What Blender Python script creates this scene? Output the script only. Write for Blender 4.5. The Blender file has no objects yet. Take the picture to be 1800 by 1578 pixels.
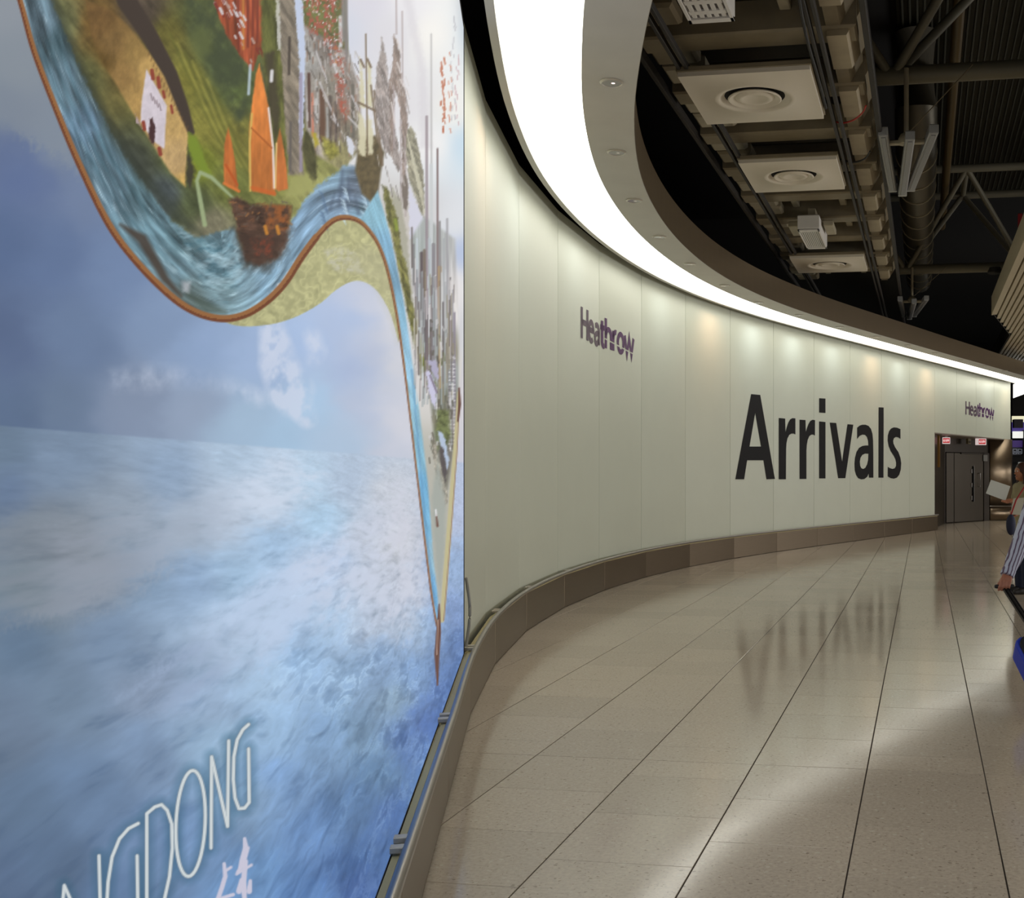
import bpy, bmesh, math, random
import numpy as np
from mathutils import Vector, Matrix
from mathutils.geometry import tessellate_polygon

random.seed(7)
rng = np.random.default_rng(11)
sc = bpy.context.scene

# ------------------------------------------------------------------ camera, world, exposure
F, CX, CY, EYE = 1890.0, 1330.0, 830.0, 1.53          # focal length and principal point (px of 1800x1578), eye height (m)
TH = math.atan(293 / 1890)                             # floor joints run this far to the right of the lens axis
CT, ST = math.cos(TH), math.sin(TH)

cd = bpy.data.cameras.new('camera')
cam = bpy.data.objects.new('camera', cd)
sc.collection.objects.link(cam)
cam.location = (0, 0, EYE)
cam.rotation_euler = (math.pi / 2, 0, TH)
cd.sensor_fit = 'HORIZONTAL'
cd.sensor_width = 36
cd.lens = 36 * F / 1800
cd.shift_x = (900 - CX) / 1800
cd.shift_y = (CY - 789) / 1800
cd.clip_start = 0.05
cd.clip_end = 300
sc.camera = cam

wd = bpy.data.worlds.new('world')
sc.world = wd
wd.use_nodes = True
wd.node_tree.nodes['Background'].inputs[0].default_value = (0.9, 0.95, 0.85, 1)
wd.node_tree.nodes['Background'].inputs[1].default_value = 0.05

sc.view_settings.view_transform = 'Standard'
sc.view_settings.look = 'None'
sc.view_settings.exposure = 0.0
sc.view_settings.gamma = 1.0
sc.view_settings.use_curve_mapping = False

BAND = 2.7              # radiance of the luminous strip in the canopy
MURAL = 1.0             # radiance of the backlit poster


def area(name, loc, size, power, col, rot=(0, 0, 0)):
    l = bpy.data.lights.new(name, 'AREA')
    l.shape = 'RECTANGLE'
    l.size, l.size_y = size
    l.energy = power
    l.color = col
    o = bpy.data.objects.new(name, l)
    o.location = loc
    o.rotation_euler = rot
    sc.collection.objects.link(o)
    return o


# unseen fill lights added overhead to the right, and along the hall's far side
for loc, pw in (((6.0, 1.0, 4.9), 190), ((8.0, 12.0, 5.0), 150), ((10.0, 24.0, 5.0), 150)):
    area('hall_fill', loc, (3.0, 3.0), pw, (1.0, 0.985, 0.96))
for loc, pw in (((15.5, 9.0, 2.2), 560), ((16.5, 21.0, 2.2), 520), ((17.5, 34.0, 2.2), 260)):
    area('side_fill', loc, (2.6, 11.0), pw, (1.0, 0.985, 0.96), (0, math.radians(90), 0))


# ------------------------------------------------------------------ helpers
def world_at(px, py, z=None, y=None):
    """world point seen at picture position (px, py), at height z or at lens-axis depth y"""
    if y is None:
        y = F * (z - EYE) / (CY - py)
    xc = (px - CX) / F * y
    zz = EYE - (py - CY) / F * y
    return Vector((xc * CT - y * ST, xc * ST + y * CT, zz))


def cam2w(xc, yc, z):
    return Vector((xc * CT - yc * ST, xc * ST + yc * CT, z))


def lin(c):
    c = np.asarray(c, float) / 255.0
    return np.where(c <= 0.04045, c / 12.92, ((c + 0.055) / 1.055) ** 2.4)


MATS = {}


def mat(name, rgb, rough=0.5, metal=0.0, emit=None, es=1.0, var=0.0, scale=6.0, coat=0.0, aniso=0.0, spec=0.5, stretch=None, bump=0.0):
    """procedural principled material; rgb in 0-255 sRGB; var: noise variation of the colour"""
    if name in MATS:
        return MATS[name]
    m = bpy.data.materials.new(name)
    m.use_nodes = True
    nt = m.node_tree
    b = nt.nodes['Principled BSDF']
    col = tuple(lin(rgb)) + (1,)
    b.inputs['Base Color'].default_value = col
    b.inputs['Roughness'].default_value = rough
    b.inputs['Metallic'].default_value = metal
    b.inputs['Specular IOR Level'].default_value = spec
    if coat:
        b.inputs['Coat Weight'].default_value = coat
        b.inputs['Coat Roughness'].default_value = 0.15
    if emit is not None:
        b.inputs['Emission Color'].default_value = tuple(lin(emit)) + (1,)
        b.inputs['Emission Strength'].default_value = es
    if var or bump:
        geo = nt.nodes.new('ShaderNodeNewGeometry')
        vec = geo.outputs['Position']
        if stretch:
            mp = nt.nodes.new('ShaderNodeMapping')
            mp.inputs['Scale'].default_value = stretch
            nt.links.new(vec, mp.inputs['Vector'])
            vec = mp.outputs['Vector']
        n = nt.nodes.new('ShaderNodeTexNoise')
        n.inputs['Scale'].default_value = scale
        n.inputs['Detail'].default_value = 5
        nt.links.new(vec, n.inputs['Vector'])
        if var:
            r = nt.nodes.new('ShaderNodeMapRange')
            r.inputs['From Min'].default_value = 0.3
            r.inputs['From Max'].default_value = 0.7
            r.inputs['To Min'].default_value = 1 - var
            r.inputs['To Max'].default_value = 1 + var
            nt.links.new(n.outputs['Fac'], r.inputs['Value'])
            x = nt.nodes.new('ShaderNodeVectorMath')
            x.operation = 'SCALE'
            x.inputs[0].default_value = col[:3]
            nt.links.new(r.outputs['Result'], x.inputs['Scale'])
            nt.links.new(x.outputs['Vector'], b.inputs['Base Color'])
        if bump:
            bp = nt.nodes.new('ShaderNodeBump')
            bp.inputs['Strength'].default_value = bump
            bp.inputs['Distance'].default_value = 0.01
            nt.links.new(n.outputs['Fac'], bp.inputs['Height'])
            nt.links.new(bp.outputs['Normal'], b.inputs['Normal'])
    MATS[name] = m
    return m


class MB:
    def __init__(s):
        s.v, s.f = [], []

    def add(s, vs, fs):
        k = len(s.v)
        s.v += [tuple(v) for v in vs]
        s.f += [tuple(i + k for i in f) for f in fs]
        return s

    def box(s, c, size, ax=None):
        """box centred at c; ax = three unit axes"""
        c = Vector(c)
        ax = ax or (Vector((1, 0, 0)), Vector((0, 1, 0)), Vector((0, 0, 1)))
        h = [Vector(a) * (d / 2) for a, d in zip(ax, size)]
        vs = [c + h[0] * i + h[1] * j + h[2] * k for k in (-1, 1) for j in (-1, 1) for i in (-1, 1)]
        return s.add(vs, [(0, 2, 3, 1), (4, 5, 7, 6), (0, 1, 5, 4), (2, 6, 7, 3), (0, 4, 6, 2), (1, 3, 7, 5)])

    def bbox(s, c, size, ax=None, b=0.01):
        """box with chamfered top and bottom rims"""
        c = Vector(c)
        ax = ax or (Vector((1, 0, 0)), Vector((0, 1, 0)), Vector((0, 0, 1)))
        ax = [Vector(a) for a in ax]
        rings = [(-.5, b), (-.5 + b / size[2], 0), (.5 - b / size[2], 0), (.5, b)]
        vs = []
        for t, ins in rings:
            a, d = size[0] / 2 - ins, size[1] / 2 - ins
            for i, j in ((-1, -1), (1, -1), (1, 1), (-1, 1)):
                vs.append(c + ax[0] * a * i + ax[1] * d * j + ax[2] * size[2] * t)
        fs = [(3, 2, 1, 0), (12, 13, 14, 15)]
        for k in range(3):
            for i in range(4):
                j = (i + 1) % 4
                fs.append((k * 4 + i, k * 4 + j, k * 4 + 4 + j, k * 4 + 4 + i))
        return s.add(vs, fs)

    def extrude(s, pts, d):
        """closed polygon pts (3-D) swept by vector d"""
        n = len(pts)
        d = Vector(d)
        vs = [Vector(p) for p in pts] + [Vector(p) + d for p in pts]
        fs = [tuple(range(n))[::-1], tuple(range(n, 2 * n))]
        fs += [(i, (i + 1) % n, n + (i + 1) % n, n + i) for i in range(n)]
        return s.add(vs, fs)

    def tube(s, path, r, n=8, cap=True):
        path = [Vector(p) for p in path]
        rr = r if isinstance(r, (list, tuple)) else [r] * len(path)
        vs, fs = [], []
        up = Vector((0, 0, 1))
        for i, p in enumerate(path):
            t = (path[min(i + 1, len(path) - 1)] - path[max(i - 1, 0)]).normalized()
            a = t.cross(up)
            if a.length < 0.05:
                a = t.cross(Vector((1, 0, 0)))
            a.normalize()
            b = a.cross(t)
            for k in range(n):
                w = 2 * math.pi * k / n
                vs.append(p + (a * math.cos(w) + b * math.sin(w)) * rr[i])
        for i in range(len(path) - 1):
            for k in range(n):
                j = (k + 1) % n
                fs.append((i * n + k, i * n + j, i * n + n + j, i * n + n + k))
        if cap:
            fs.append(tuple(range(n))[::-1])
            fs.append(tuple(range((len(path) - 1) * n, len(path) * n)))
        return s.add(vs, fs)

    def lathe(s, c, prof, n=20, ax=None):
        """profile of (r, h) turned about axis ax[2] through c"""
        c = Vector(c)
        ax = ax or (Vector((1, 0, 0)), Vector((0, 1, 0)), Vector((0, 0, 1)))
        ax = [Vector(a) for a in ax]
        vs, fs = [], []
        for r, h in prof:
            for k in range(n):
                w = 2 * math.pi * k / n
                vs.append(c + ax[0] * r * math.cos(w) + ax[1] * r * math.sin(w) + ax[2] * h)
        for i in range(len(prof) - 1):
            for k in range(n):
                j = (k + 1) % n
                fs.append((i * n + k, i * n + j, i * n + n + j, i * n + n + k))
        fs.append(tuple(range(n))[::-1])
        fs.append(tuple(range((len(prof) - 1) * n, len(prof) * n)))
        return s.add(vs, fs)


def rootloc(o):
    v = Vector((0, 0, 0))
    while o is not None:
        v += o.location
        o = o.parent
    return v


def obj(name, mb, m, parent=None, loc=None, smooth=False, label=None, kind=None):
    """link one mesh object; mb is in world coordinates"""
    base = rootloc(parent) + (Vector(loc) if loc is not None else Vector((0, 0, 0)))
    me = bpy.data.meshes.new(name)
    me.from_pydata([tuple(Vector(v) - base) for v in mb.v], [], mb.f)
    me.materials.append(m)
    if smooth:
        me.shade_smooth()
        if smooth != 'all':
            me.set_sharp_from_angle(angle=math.radians(40))
    o = bpy.data.objects.new(name, me)
    sc.collection.objects.link(o)
    o.parent = parent
    if loc is not None:
        o.location = loc
    if label:
        o['label'] = label
    if kind:
        o['kind'] = kind
    return o


def thing(name, label, cat, loc=(0, 0, 0), group=None):
    o = bpy.data.objects.new(name, None)
    o.empty_display_size = 0.1
    o.location = loc
    sc.collection.objects.link(o)
    tag(o, label, cat, group)
    return o


def tag(o, label, cat, group=None):
    o['label'] = label
    o['category'] = cat
    if group:
        o['group'] = group
    return o


def struct(name, label=None, loc=(0, 0, 0)):
    o = bpy.data.objects.new(name, None)
    o.empty_display_size = 0.1
    o.location = loc
    sc.collection.objects.link(o)
    o['kind'] = 'structure'
    if label:
        o['label'] = label
    return o


# ------------------------------------------------------------------ plan of the curved wall
HEAD = [-17.606, -13.055, -7.461, -2.333, 2.693, 8.27, 13.506, 17.395, 19.946, 20.604, 20.5, 20.7, 21.0]
N = [Vector((-2.831, 6.445))]
for h in HEAD:
    a = math.radians(h)
    N.append(N[-1] + Vector((math.sin(a), math.cos(a))) * 1.799)
h0 = math.radians(-20.5)
PRE = [N[0] - Vector((math.sin(h0), math.cos(h0))) * (1.8 * k) for k in (5, 4, 3, 2, 1)]
hE = math.radians(20.5)
EXT = [N[-1] + Vector((math.sin(hE), math.cos(hE))) * (1.77 * k) for k in (1, 2, 3, 4)]
FAR = [EXT[-1] + Vector((math.sin(hE), math.cos(hE))) * (2.0 * k) for k in (1, 2)]
NODES = PRE + N + EXT             # bumper line; wall joints stand on the same nodes
I0, IDOOR, IEND = len(PRE), len(PRE) + len(N) - 1, len(NODES) - 1


def offset_poly(P, d):
    """offset a polyline to its right-hand side (into the hall) by d with mitred joints"""
    out = []
    for i, p in enumerate(P):
        t0 = (P[i] - P[i - 1]).normalized() if i else None
        t1 = (P[i + 1] - P[i]).normalized() if i < len(P) - 1 else None
        if t0 is None:
            t0 = t1
        if t1 is None:
            t1 = t0
        n0, n1 = Vector((t0.y, -t0.x)), Vector((t1.y, -t1.x))
        n = (n0 + n1).normalized()
        out.append(p + n * (d / max(0.3, n.dot(n0))))
    return out


def smooth_line(P, k=8):
    out = []
    for i in range(len(P) - 1):
        p0, p1, p2, p3 = P[max(i - 1, 0)], P[i], P[i + 1], P[min(i + 2, len(P) - 1)]
        for j in range(k):
            t = j / k
            out.append(0.5 * ((2 * p1) + (p2 - p0) * t + (2 * p0 - 5 * p1 + 4 * p2 - p3) * t * t + (3 * p1 - p0 - 3 * p2 + p3) * t ** 3))
    out.append(P[-1])
    return out


def v3(p, z):
    return Vector((p[0], p[1], z))


UP = Vector((0, 0, 1))

# ------------------------------------------------------------------ floor
def terrazzo():
    m = bpy.data.materials.new('terrazzo')
    m.use_nodes = True
    nt = m.node_tree
    L = nt.links.new
    b = nt.nodes['Principled BSDF']
    geo = nt.nodes.new('ShaderNodeNewGeometry')
    oi = nt.nodes.new('ShaderNodeObjectInfo')
    base = nt.nodes.new('ShaderNodeRGB')
    base.outputs[0].default_value = tuple(lin((190, 176, 157))) + (1,)
    # tile to tile shade
    mr = nt.nodes.new('ShaderNodeMapRange')
    mr.inputs['To Min'].default_value = 0.93
    mr.inputs['To Max'].default_value = 1.07
    L(oi.outputs['Random'], mr.inputs['Value'])
    n0 = nt.nodes.new('ShaderNodeTexNoise')
    n0.inputs['Scale'].default_value = 55
    n0.inputs['Detail'].default_value = 4
    L(geo.outputs['Position'], n0.inputs['Vector'])
    mr2 = nt.nodes.new('ShaderNodeMapRange')
    mr2.inputs['From Min'].default_value = 0.3
    mr2.inputs['From Max'].default_value = 0.7
    mr2.inputs['To Min'].default_value = 0.88
    mr2.inputs['To Max'].default_value = 1.1
    L(n0.outputs['Fac'], mr2.inputs['Value'])
    mu = nt.nodes.new('ShaderNodeMath')
    mu.operation = 'MULTIPLY'
    L(mr.outputs['Result'], mu.inputs[0])
    L(mr2.outputs['Result'], mu.inputs[1])
    sc_ = nt.nodes.new('ShaderNodeVectorMath')
    sc_.operation = 'SCALE'
    L(base.outputs[0], sc_.inputs[0])
    L(mu.outputs[0], sc_.inputs['Scale'])
    col = sc_.outputs['Vector']
    for scale, thr, rgb, seed in ((34, 0.19, (206, 198, 180), 0.0), (46, 0.17, (104, 92, 78), 7.3), (90, 0.2, (188, 178, 158), 3.1), (90, 0.17, (122, 108, 92), 5.7)):
        mp = nt.nodes.new('ShaderNodeMapping')
        mp.inputs['Location'].default_value = (seed, seed * 2, 0)
        L(geo.outputs['Position'], mp.inputs['Vector'])
        nz = nt.nodes.new('ShaderNodeTexNoise')
        nz.inputs['Scale'].default_value = scale * 1.3
        L(mp.outputs['Vector'], nz.inputs['Vector'])
        mixv = nt.nodes.new('ShaderNodeVectorMath')
        mixv.operation = 'MULTIPLY_ADD'
        mixv.inputs[1].default_value = (0.02, 0.02, 0)
        L(nz.outputs['Color'], mixv.inputs[0])
        L(mp.outputs['Vector'], mixv.inputs[2])
        vo = nt.nodes.new('ShaderNodeTexVoronoi')
        vo.inputs['Scale'].default_value = scale
        L(mixv.outputs['Vector'], vo.inputs['Vector'])
        # only some cells carry a chip
        sx = nt.nodes.new('ShaderNodeSeparateColor')
        L(vo.outputs['Color'], sx.inputs[0])
        pick = nt.nodes.new('ShaderNodeMath')
        pick.operation = 'LESS_THAN'
        pick.inputs[1].default_value = 0.3 if scale < 80 else 0.55
        L(sx.outputs[0], pick.inputs[0])
        size = nt.nodes.new('ShaderNodeMath')
        size.operation = 'MULTIPLY'
        size.inputs[1].default_value = thr * 1.9
        L(sx.outputs[1], size.inputs[0])
        chip = nt.nodes.new('ShaderNodeMath')
        chip.operation = 'LESS_THAN'
        L(vo.outputs['Distance'], chip.inputs[0])
        L(size.outputs[0], chip.inputs[1])
        fac = nt.nodes.new('ShaderNodeMath')
        fac.operation = 'MULTIPLY'
        L(chip.outputs[0], fac.inputs[0])
        L(pick.outputs[0], fac.inputs[1])
        mx = nt.nodes.new('ShaderNodeMix')
        mx.data_type = 'RGBA'
        soft = nt.nodes.new('ShaderNodeMath')
        soft.operation = 'MULTIPLY'
        soft.inputs[1].default_value = 0.55
        L(fac.outputs[0], soft.inputs[0])
        L(soft.outputs[0], mx.inputs[0])
        L(col, mx.inputs[6])
        mx.inputs[7].default_value = tuple(lin(rgb)) + (1,)
        col = mx.outputs[2]
    L(col, b.inputs['Base Color'])
    n1 = nt.nodes.new('ShaderNodeTexNoise')
    n1.inputs['Scale'].default_value = 1.6
    n1.inputs['Detail'].default_value = 3
    L(geo.outputs['Position'], n1.inputs['Vector'])
    rr = nt.nodes.new('ShaderNodeMapRange')
    rr.inputs['From Min'].default_value = 0.3
    rr.inputs['From Max'].default_value = 0.7
    rr.inputs['To Min'].default_value = 0.10
    rr.inputs['To Max'].default_value = 0.14
    L(n1.outputs['Fac'], rr.inputs['Value'])
    L(rr.outputs['Result'], b.inputs['Roughness'])
    b.inputs['Specular IOR Level'].default_value = 0.4
    return m


M_TILE = terrazzo()
M_GROUT = mat('floor_joint', (62, 53, 46), 0.9)
T = 0.594
XL = [-0.287 + T * k for k in range(-9, 26)]


def rows_for(col):
    """cross joints of a column of tiles: running bond, restarted at the movement joint y = 5.565"""
    odd = col % 2 == 0
    up = [5.565 + (0.297 if odd else 0.594) + T * k for k in range(-0, 72)]
    dn = [5.565 - (0.297 if odd else 0.594) - T * k for k in range(0, 14)]
    return sorted(dn + [5.565] + up)


floor = struct('floor', 'beige terrazzo tiled concourse floor')
g = MB().box((6, 22, -0.045), (36, 60, 0.08))
obj('screed', g, M_GROUT, floor)


def bump_x(y):
    """x of the bumper line at depth y"""
    P = NODES + FAR
    for a, c in zip(P[:-1], P[1:]):
        if a.y <= y <= c.y:
            return a.x + (c.x - a.x) * (y - a.y) / (c.y - a.y)
    return P[0].x if y < P[0].y else P[-1].x


tiles = []
for ci in range(len(XL) - 1):
    x0, x1 = XL[ci] + 0.003, XL[ci + 1] - 0.003
    col = ci - 9
    R = rows_for(col)
    for y0, y1 in zip(R[:-1], R[1:]):
        ym, xm = (y0 + y1) / 2, (x0 + x1) / 2
        if xm < bump_x(min(max(ym, NODES[0].y), 33)) - 0.35 and ym < 27.5:
            continue
        yc = -xm * ST + ym * CT
        xc = xm * CT + ym * ST
        g_ = 0.0025 if abs(y0 - 5.565) < .01 else 0.0013
        h_ = 0.0025 if abs(y1 - 5.565) < .01 else 0.0013
        vis = yc > 0.5 and -60 < CX + F * xc / yc < 1880 and CY + F * EYE / yc < 1760
        tiles.append((0 if vis else 1, yc, x0, x1, y0 + g_, y1 - h_))
tiles.sort()
tile_mesh = {}
far_mb = MB()
for k, (nv, yc, x0, x1, y0, y1) in enumerate(tiles):
    if k < 280 and not nv:
        key = (round(x1 - x0, 3), round(y1 - y0, 3))
        if key not in tile_mesh:
            mb = MB().bbox((0, 0, -0.006), (x1 - x0, y1 - y0, 0.012), b=0.0012)
            o = obj('tile', mb, M_TILE, floor)
            tile_mesh[key] = o.data
            o.location = ((x0 + x1) / 2, (y0 + y1) / 2, 0)
        else:
            o = bpy.data.objects.new('tile', tile_mesh[key])
            sc.collection.objects.link(o)
            o.parent = floor
            o.location = ((x0 + x1) / 2, (y0 + y1) / 2, 0)
    elif -3 < yc < 45:
        far_mb.add([(x0, y0, 0), (x1, y0, 0), (x1, y1, 0), (x0, y1, 0)], [(0, 1, 2, 3)])
obj('tile_field', far_mb, M_TILE, floor, kind='stuff')

# ------------------------------------------------------------------ curved wall of glass panels
M_GLASS = mat('frosted_wall_panel', (206, 209, 192), 0.36, var=0.012, scale=2.0, spec=0.4)
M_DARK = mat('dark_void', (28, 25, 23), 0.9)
M_STEEL = mat('brushed_steel', (116, 101, 82), 0.34, 0.9, var=0.05, scale=3.0, stretch=(1, 1, 60))
M_STEEL2 = mat('polished_rail', (160, 154, 148), 0.32, 1.0, var=0.03, scale=4.0)
M_LEDGE = mat('ledge_metal', (176, 164, 118), 0.6, 0.0)

WTOP, WBOT = 4.50, 0.30
WALLP = offset_poly(NODES, -0.075)
wall = struct('wall_left', 'curved wall of tall pale frosted glass panels')
back = MB()
B0 = offset_poly(NODES, -0.12)
for a, b in zip(B0[:-1], B0[1:]):
    i = len(back.v)
    z0 = 2.62 if a.y > B0[IDOOR].y - .1 else 0.0
    back.add([v3(a, z0), v3(b, z0), v3(b, WTOP - .02), v3(a, WTOP - .02)], [(0, 1, 2, 3)])
obj('backing', back, M_DARK, wall)
for i in range(len(WALLP) - 1):
    a, b = WALLP[i], WALLP[i + 1]
    t = (b - a).normalized()
    n = Vector((t.y, -t.x))
    a2, b2 = a + t * 0.0045, b - t * 0.0045
    z0 = 2.58 if i >= IDOOR else WBOT
    mb = MB()
    mid = (a2 + b2) / 2 - n * 0.010
    mb.bbox(v3(mid, (z0 + WTOP) / 2), ((b2 - a2).length, WTOP - z0, 0.02), (v3(t, 0), UP, v3(n, 0)), b=0.0015)
    obj('panel', mb, M_GLASS, wall)
# end return of the wall past the doors
e = WALLP[-1]
t = Vector((math.sin(hE), math.cos(hE)))
n = Vector((t.y, -t.x))
mb = MB().box(v3(e - n * 0.2 + t * .012, 3.54), (0.02, 0.4, 1.92), (v3(t, 0), v3(n, 0), UP))
obj('end_panel', mb, M_GLASS, wall)
# white steel band below the header and its soffit
mb = MB()
a, b = WALLP[IDOOR], WALLP[-1]
mb.box(v3((a + b) / 2 - n * 0.55, 2.575), ((b - a).length, 1.12, 0.03), (v3(t, 0), v3(n, 0), UP))
obj('header_soffit', mb, mat('header_soffit', (150, 140, 128), 0.4, 0.3), wall)

# ------------------------------------------------------------------ bumper skirting with rail
BH = 0.40
base = struct('baseboard_left', 'brushed steel bumper skirting with a round rail along its top')
BN = NODES[:IDOOR + 1]
for i in range(len(BN) - 1):
    a, b = BN[i], BN[i + 1]
    t = (b - a).normalized()
    n = Vector((t.y, -t.x))
    a2, b2 = a + t * 0.0035, b - t * 0.0035
    mb = MB().bbox(v3((a2 + b2) / 2 - n * 0.012, (BH - .022) / 2 + .003), ((b2 - a2).length, BH - 0.028, 0.024), (v3(t, 0), UP, v3(n, 0)), b=0.0015)
    obj('skirting_panel', mb, M_STEEL, base)
# end cap at the door recess
a = BN[-1]
t = (BN[-1] - BN[-2]).normalized()
n = Vector((t.y, -t.x))
mb = MB().box(v3(a - n * 0.12 + t * .012, BH / 2 + .002), (0.02, 0.24, BH), (v3(t, 0), v3(n, 0), UP))
obj('end_cap', mb, M_STEEL, base)
RL = smooth_line(offset_poly(BN, 0.026), 8)
mb = MB().tube([v3(p, BH) for p in RL], 0.019, 14)
obj('rail', mb, M_STEEL2, base, smooth=True)
for off, z, w, nm in ((-0.036, BH - 0.036, 0.022, 'ledge'), (-0.010, BH - 0.024, 0.021, 'ledge')):
    P = offset_poly(BN, off)
    mb = MB()
    for a, b in zip(P[:-1], P[1:]):
        t = (b - a).normalized()
        nn = Vector((t.y, -t.x))
        mb.box(v3((a + b) / 2, z), ((b - a).length, w, 0.02), (v3(t, 0), v3(nn, 0), UP))
    obj(nm, mb, M_LEDGE, base)


def along(P, y):
    for a, b in zip(P[:-1], P[1:]):
        if a.y <= y <= b.y:
            return a + (b - a) * ((y - a.y) / (b.y - a.y)), (b - a).normalized()


for by in (1.30, 3.02, 4.63, 6.52, 8.3, 10.05, 11.85):
    for dy in (0, 0.085):
        p, t = along(BN, by + dy)
        nn = Vector((t.y, -t.x))
        mb = MB().bbox(v3(p - nn * 0.013, BH + .002), (0.035, 0.075, 0.020), (v3(t, 0), v3(nn, 0), UP), b=0.003)
        obj('bracket', mb, mat('bracket_metal', (186, 180, 166), .4, .35), base)

# ------------------------------------------------------------------ canopy with luminous strip
CZ = 4.39
LINE = smooth_line(NODES + FAR, 6)
M_BAND = mat('luminous_diffuser', (255, 255, 248), 0.5, emit=(255, 254, 246), es=BAND)
M_SOFFIT = mat('satin_grey_soffit', (206, 203, 196), 0.5, 0.1, var=0.03, scale=3)
M_FASCIA = mat('bronze_fascia', (112, 97, 76), 0.36, 0.4, var=0.04, scale=3, stretch=(1, 1, 30))
canopy = thing('canopy', 'long curved metal canopy with a glowing white light strip above the panelled wall', 'canopy')


def strip(name, segs, o0, z0, o1, z1, m, parent, th=0.012):
    """swept sheet between two offset lines, thickness th away (upward/backward)"""
    A, B = offset_poly(segs, o0), offset_poly(segs, o1)
    mb = MB()
    dn = (Vector((o1 - o0, z1 - z0)).normalized())
    for k in range(len(segs)):
        nn = (B[k] - A[k])
        nn = nn.normalized() if nn.length > 1e-6 else Vector((0, 0))
    vs, fs = [], []
    for k in range(len(segs)):
        vs += [v3(A[k], z0), v3(B[k], z1)]
    for k in range(len(segs) - 1):
        fs.append((2 * k, 2 * k + 1, 2 * k + 3, 2 * k + 2))
    mb.add(vs, fs)
    o = obj(name, mb, m, parent)
    if th:
        so = o.modifiers.new('thickness', 'SOLIDIFY')
        so.thickness = th
        so.offset = 0
    return o


RC = 0.15               # the diffuser sits this far up inside the canopy
M_INNER = mat('white_light_box', (240, 240, 232), 0.6)
strip('inner_flange', LINE, 0.105, CZ, 0.160, CZ, M_SOFFIT, canopy, 0.008)
strip('inner_lip', LINE, 0.105, CZ, 0.105, CZ + RC, M_SOFFIT, canopy, 0.006)
strip('light_box_side', LINE, 0.158, CZ + .004, 0.156, CZ + RC, M_INNER, canopy, 0.003)
strip('light_box_side', LINE, 0.702, CZ + .004, 0.706, CZ + RC, M_INNER, canopy, 0.003)
strip('light_strip', LINE, 0.155, CZ + RC, 0.708, CZ + RC, M_BAND, canopy, 0)
strip('rear_cover', LINE, 0.105, CZ + RC + .02, 0.70, CZ + 0.40, M_DARK, canopy, 0.006)
strip('top_cover', LINE, 0.70, CZ + 0.40, 1.10, CZ + 0.40, M_DARK, canopy, 0.006)
SB = 12
for i in range(0, len(LINE) - 1, SB):
    seg = LINE[max(i - 1, 0):i + SB + 2]
    # trim neighbours used only for the mitre
    lo = 1 if i else 0
    A = LINE[i:min(i + SB + 1, len(LINE))]
    if len(A) < 2:
        continue

    def sub(o):
        full = offset_poly(LINE, o)
        return full[i:i + len(A)]
    P0, P1 = sub(0.70), sub(1.10)
    g0 = (P0[-1] - P0[-2]).normalized() * 0.002
    for nm, q0, z0, q1, z1, m in (('soffit_panel', P0, CZ, P1, CZ, M_SOFFIT), ('fascia_panel', P1, CZ, P1, CZ + .41, M_FASCIA)):
        q0 = [p.copy() for p in q0]
        q1 = [p.copy() for p in q1]
        q0[-1] -= g0
        if q1 is not q0:
            q1[-1] -= g0
        mb = MB()
        vs = []
        for a, b in zip(q0, q1):
            vs += [v3(a, z0), v3(b, z1)]
        mb.add(vs, [(2 * k, 2 * k + 1, 2 * k + 3, 2 * k + 2) for k in range(len(q0) - 1)])
        o = obj(nm, mb, m, canopy)
        so = o.modifiers.new('thickness', 'SOLIDIFY')
        so.thickness = 0.008
        so.offset = 0

# recessed downlights in the soffit
DLP = [(1075, 143), (1084, 266), (1115, 351), (1159, 415), (1213, 463), (1273, 501), (1333, 531), (1404, 553), (1476, 574), (1541, 591), (1595, 606), (1643, 620), (1688, 632), (1730, 643), (1766, 651)]
ORD = ['nearest', 'second', 'third', 'fourth', 'fifth', 'sixth', 'seventh', 'eighth', 'ninth', 'tenth', 'eleventh', 'twelfth', 'thirteenth', 'fourteenth', 'farthest']
M_CHROME = mat('chrome_reflector', (176, 172, 174), 0.12, 1.0)
M_TRIM = mat('downlight_trim', (205, 200, 190), 0.3, 0.6)
M_LAMP = mat('downlight_lamp', (240, 236, 228), 0.3, emit=(255, 236, 226), es=0.12)
M_LAMP_ON = mat('lit_downlight_lamp', (240, 236, 228), 0.3, emit=(255, 226, 222), es=1.6)
for k, (px, py) in enumerate(DLP):
    c = world_at(px, py, CZ)
    d = thing('downlight', ('nearest round chrome downlight in the canopy soffit' if k == 0 else '%s chrome downlight counted from the near end of the canopy soffit' % ORD[k] if k < 14 else 'farthest chrome downlight at the door end of the canopy soffit'), 'downlight', (c.x, c.y, CZ), 'downlights along the canopy soffit')
    zb = CZ - 0.006
    rim = MB().lathe((c.x, c.y, zb), [(0.072, 0.004), (0.086, 0.003), (0.088, -0.004), (0.074, -0.013), (0.070, -0.008), (0.069, 0.004)], 20)
    obj('trim_ring', rim, M_TRIM, d, smooth=True)
    cup = MB().lathe((c.x, c.y, zb), [(0.071, -0.009), (0.062, -0.003), (0.048, 0.001), (0.03, 0.0025)], 20)
    obj('reflector', cup, M_CHROME, d, smooth=True)
    bulb = MB().lathe((c.x + .012, c.y, zb), [(0.027, 0.001), (0.024, -0.006), (0.012, -0.010), (0.003, -0.011)], 12)
    obj('lamp', bulb, M_LAMP if k else M_LAMP_ON, d, smooth=True)

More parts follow.
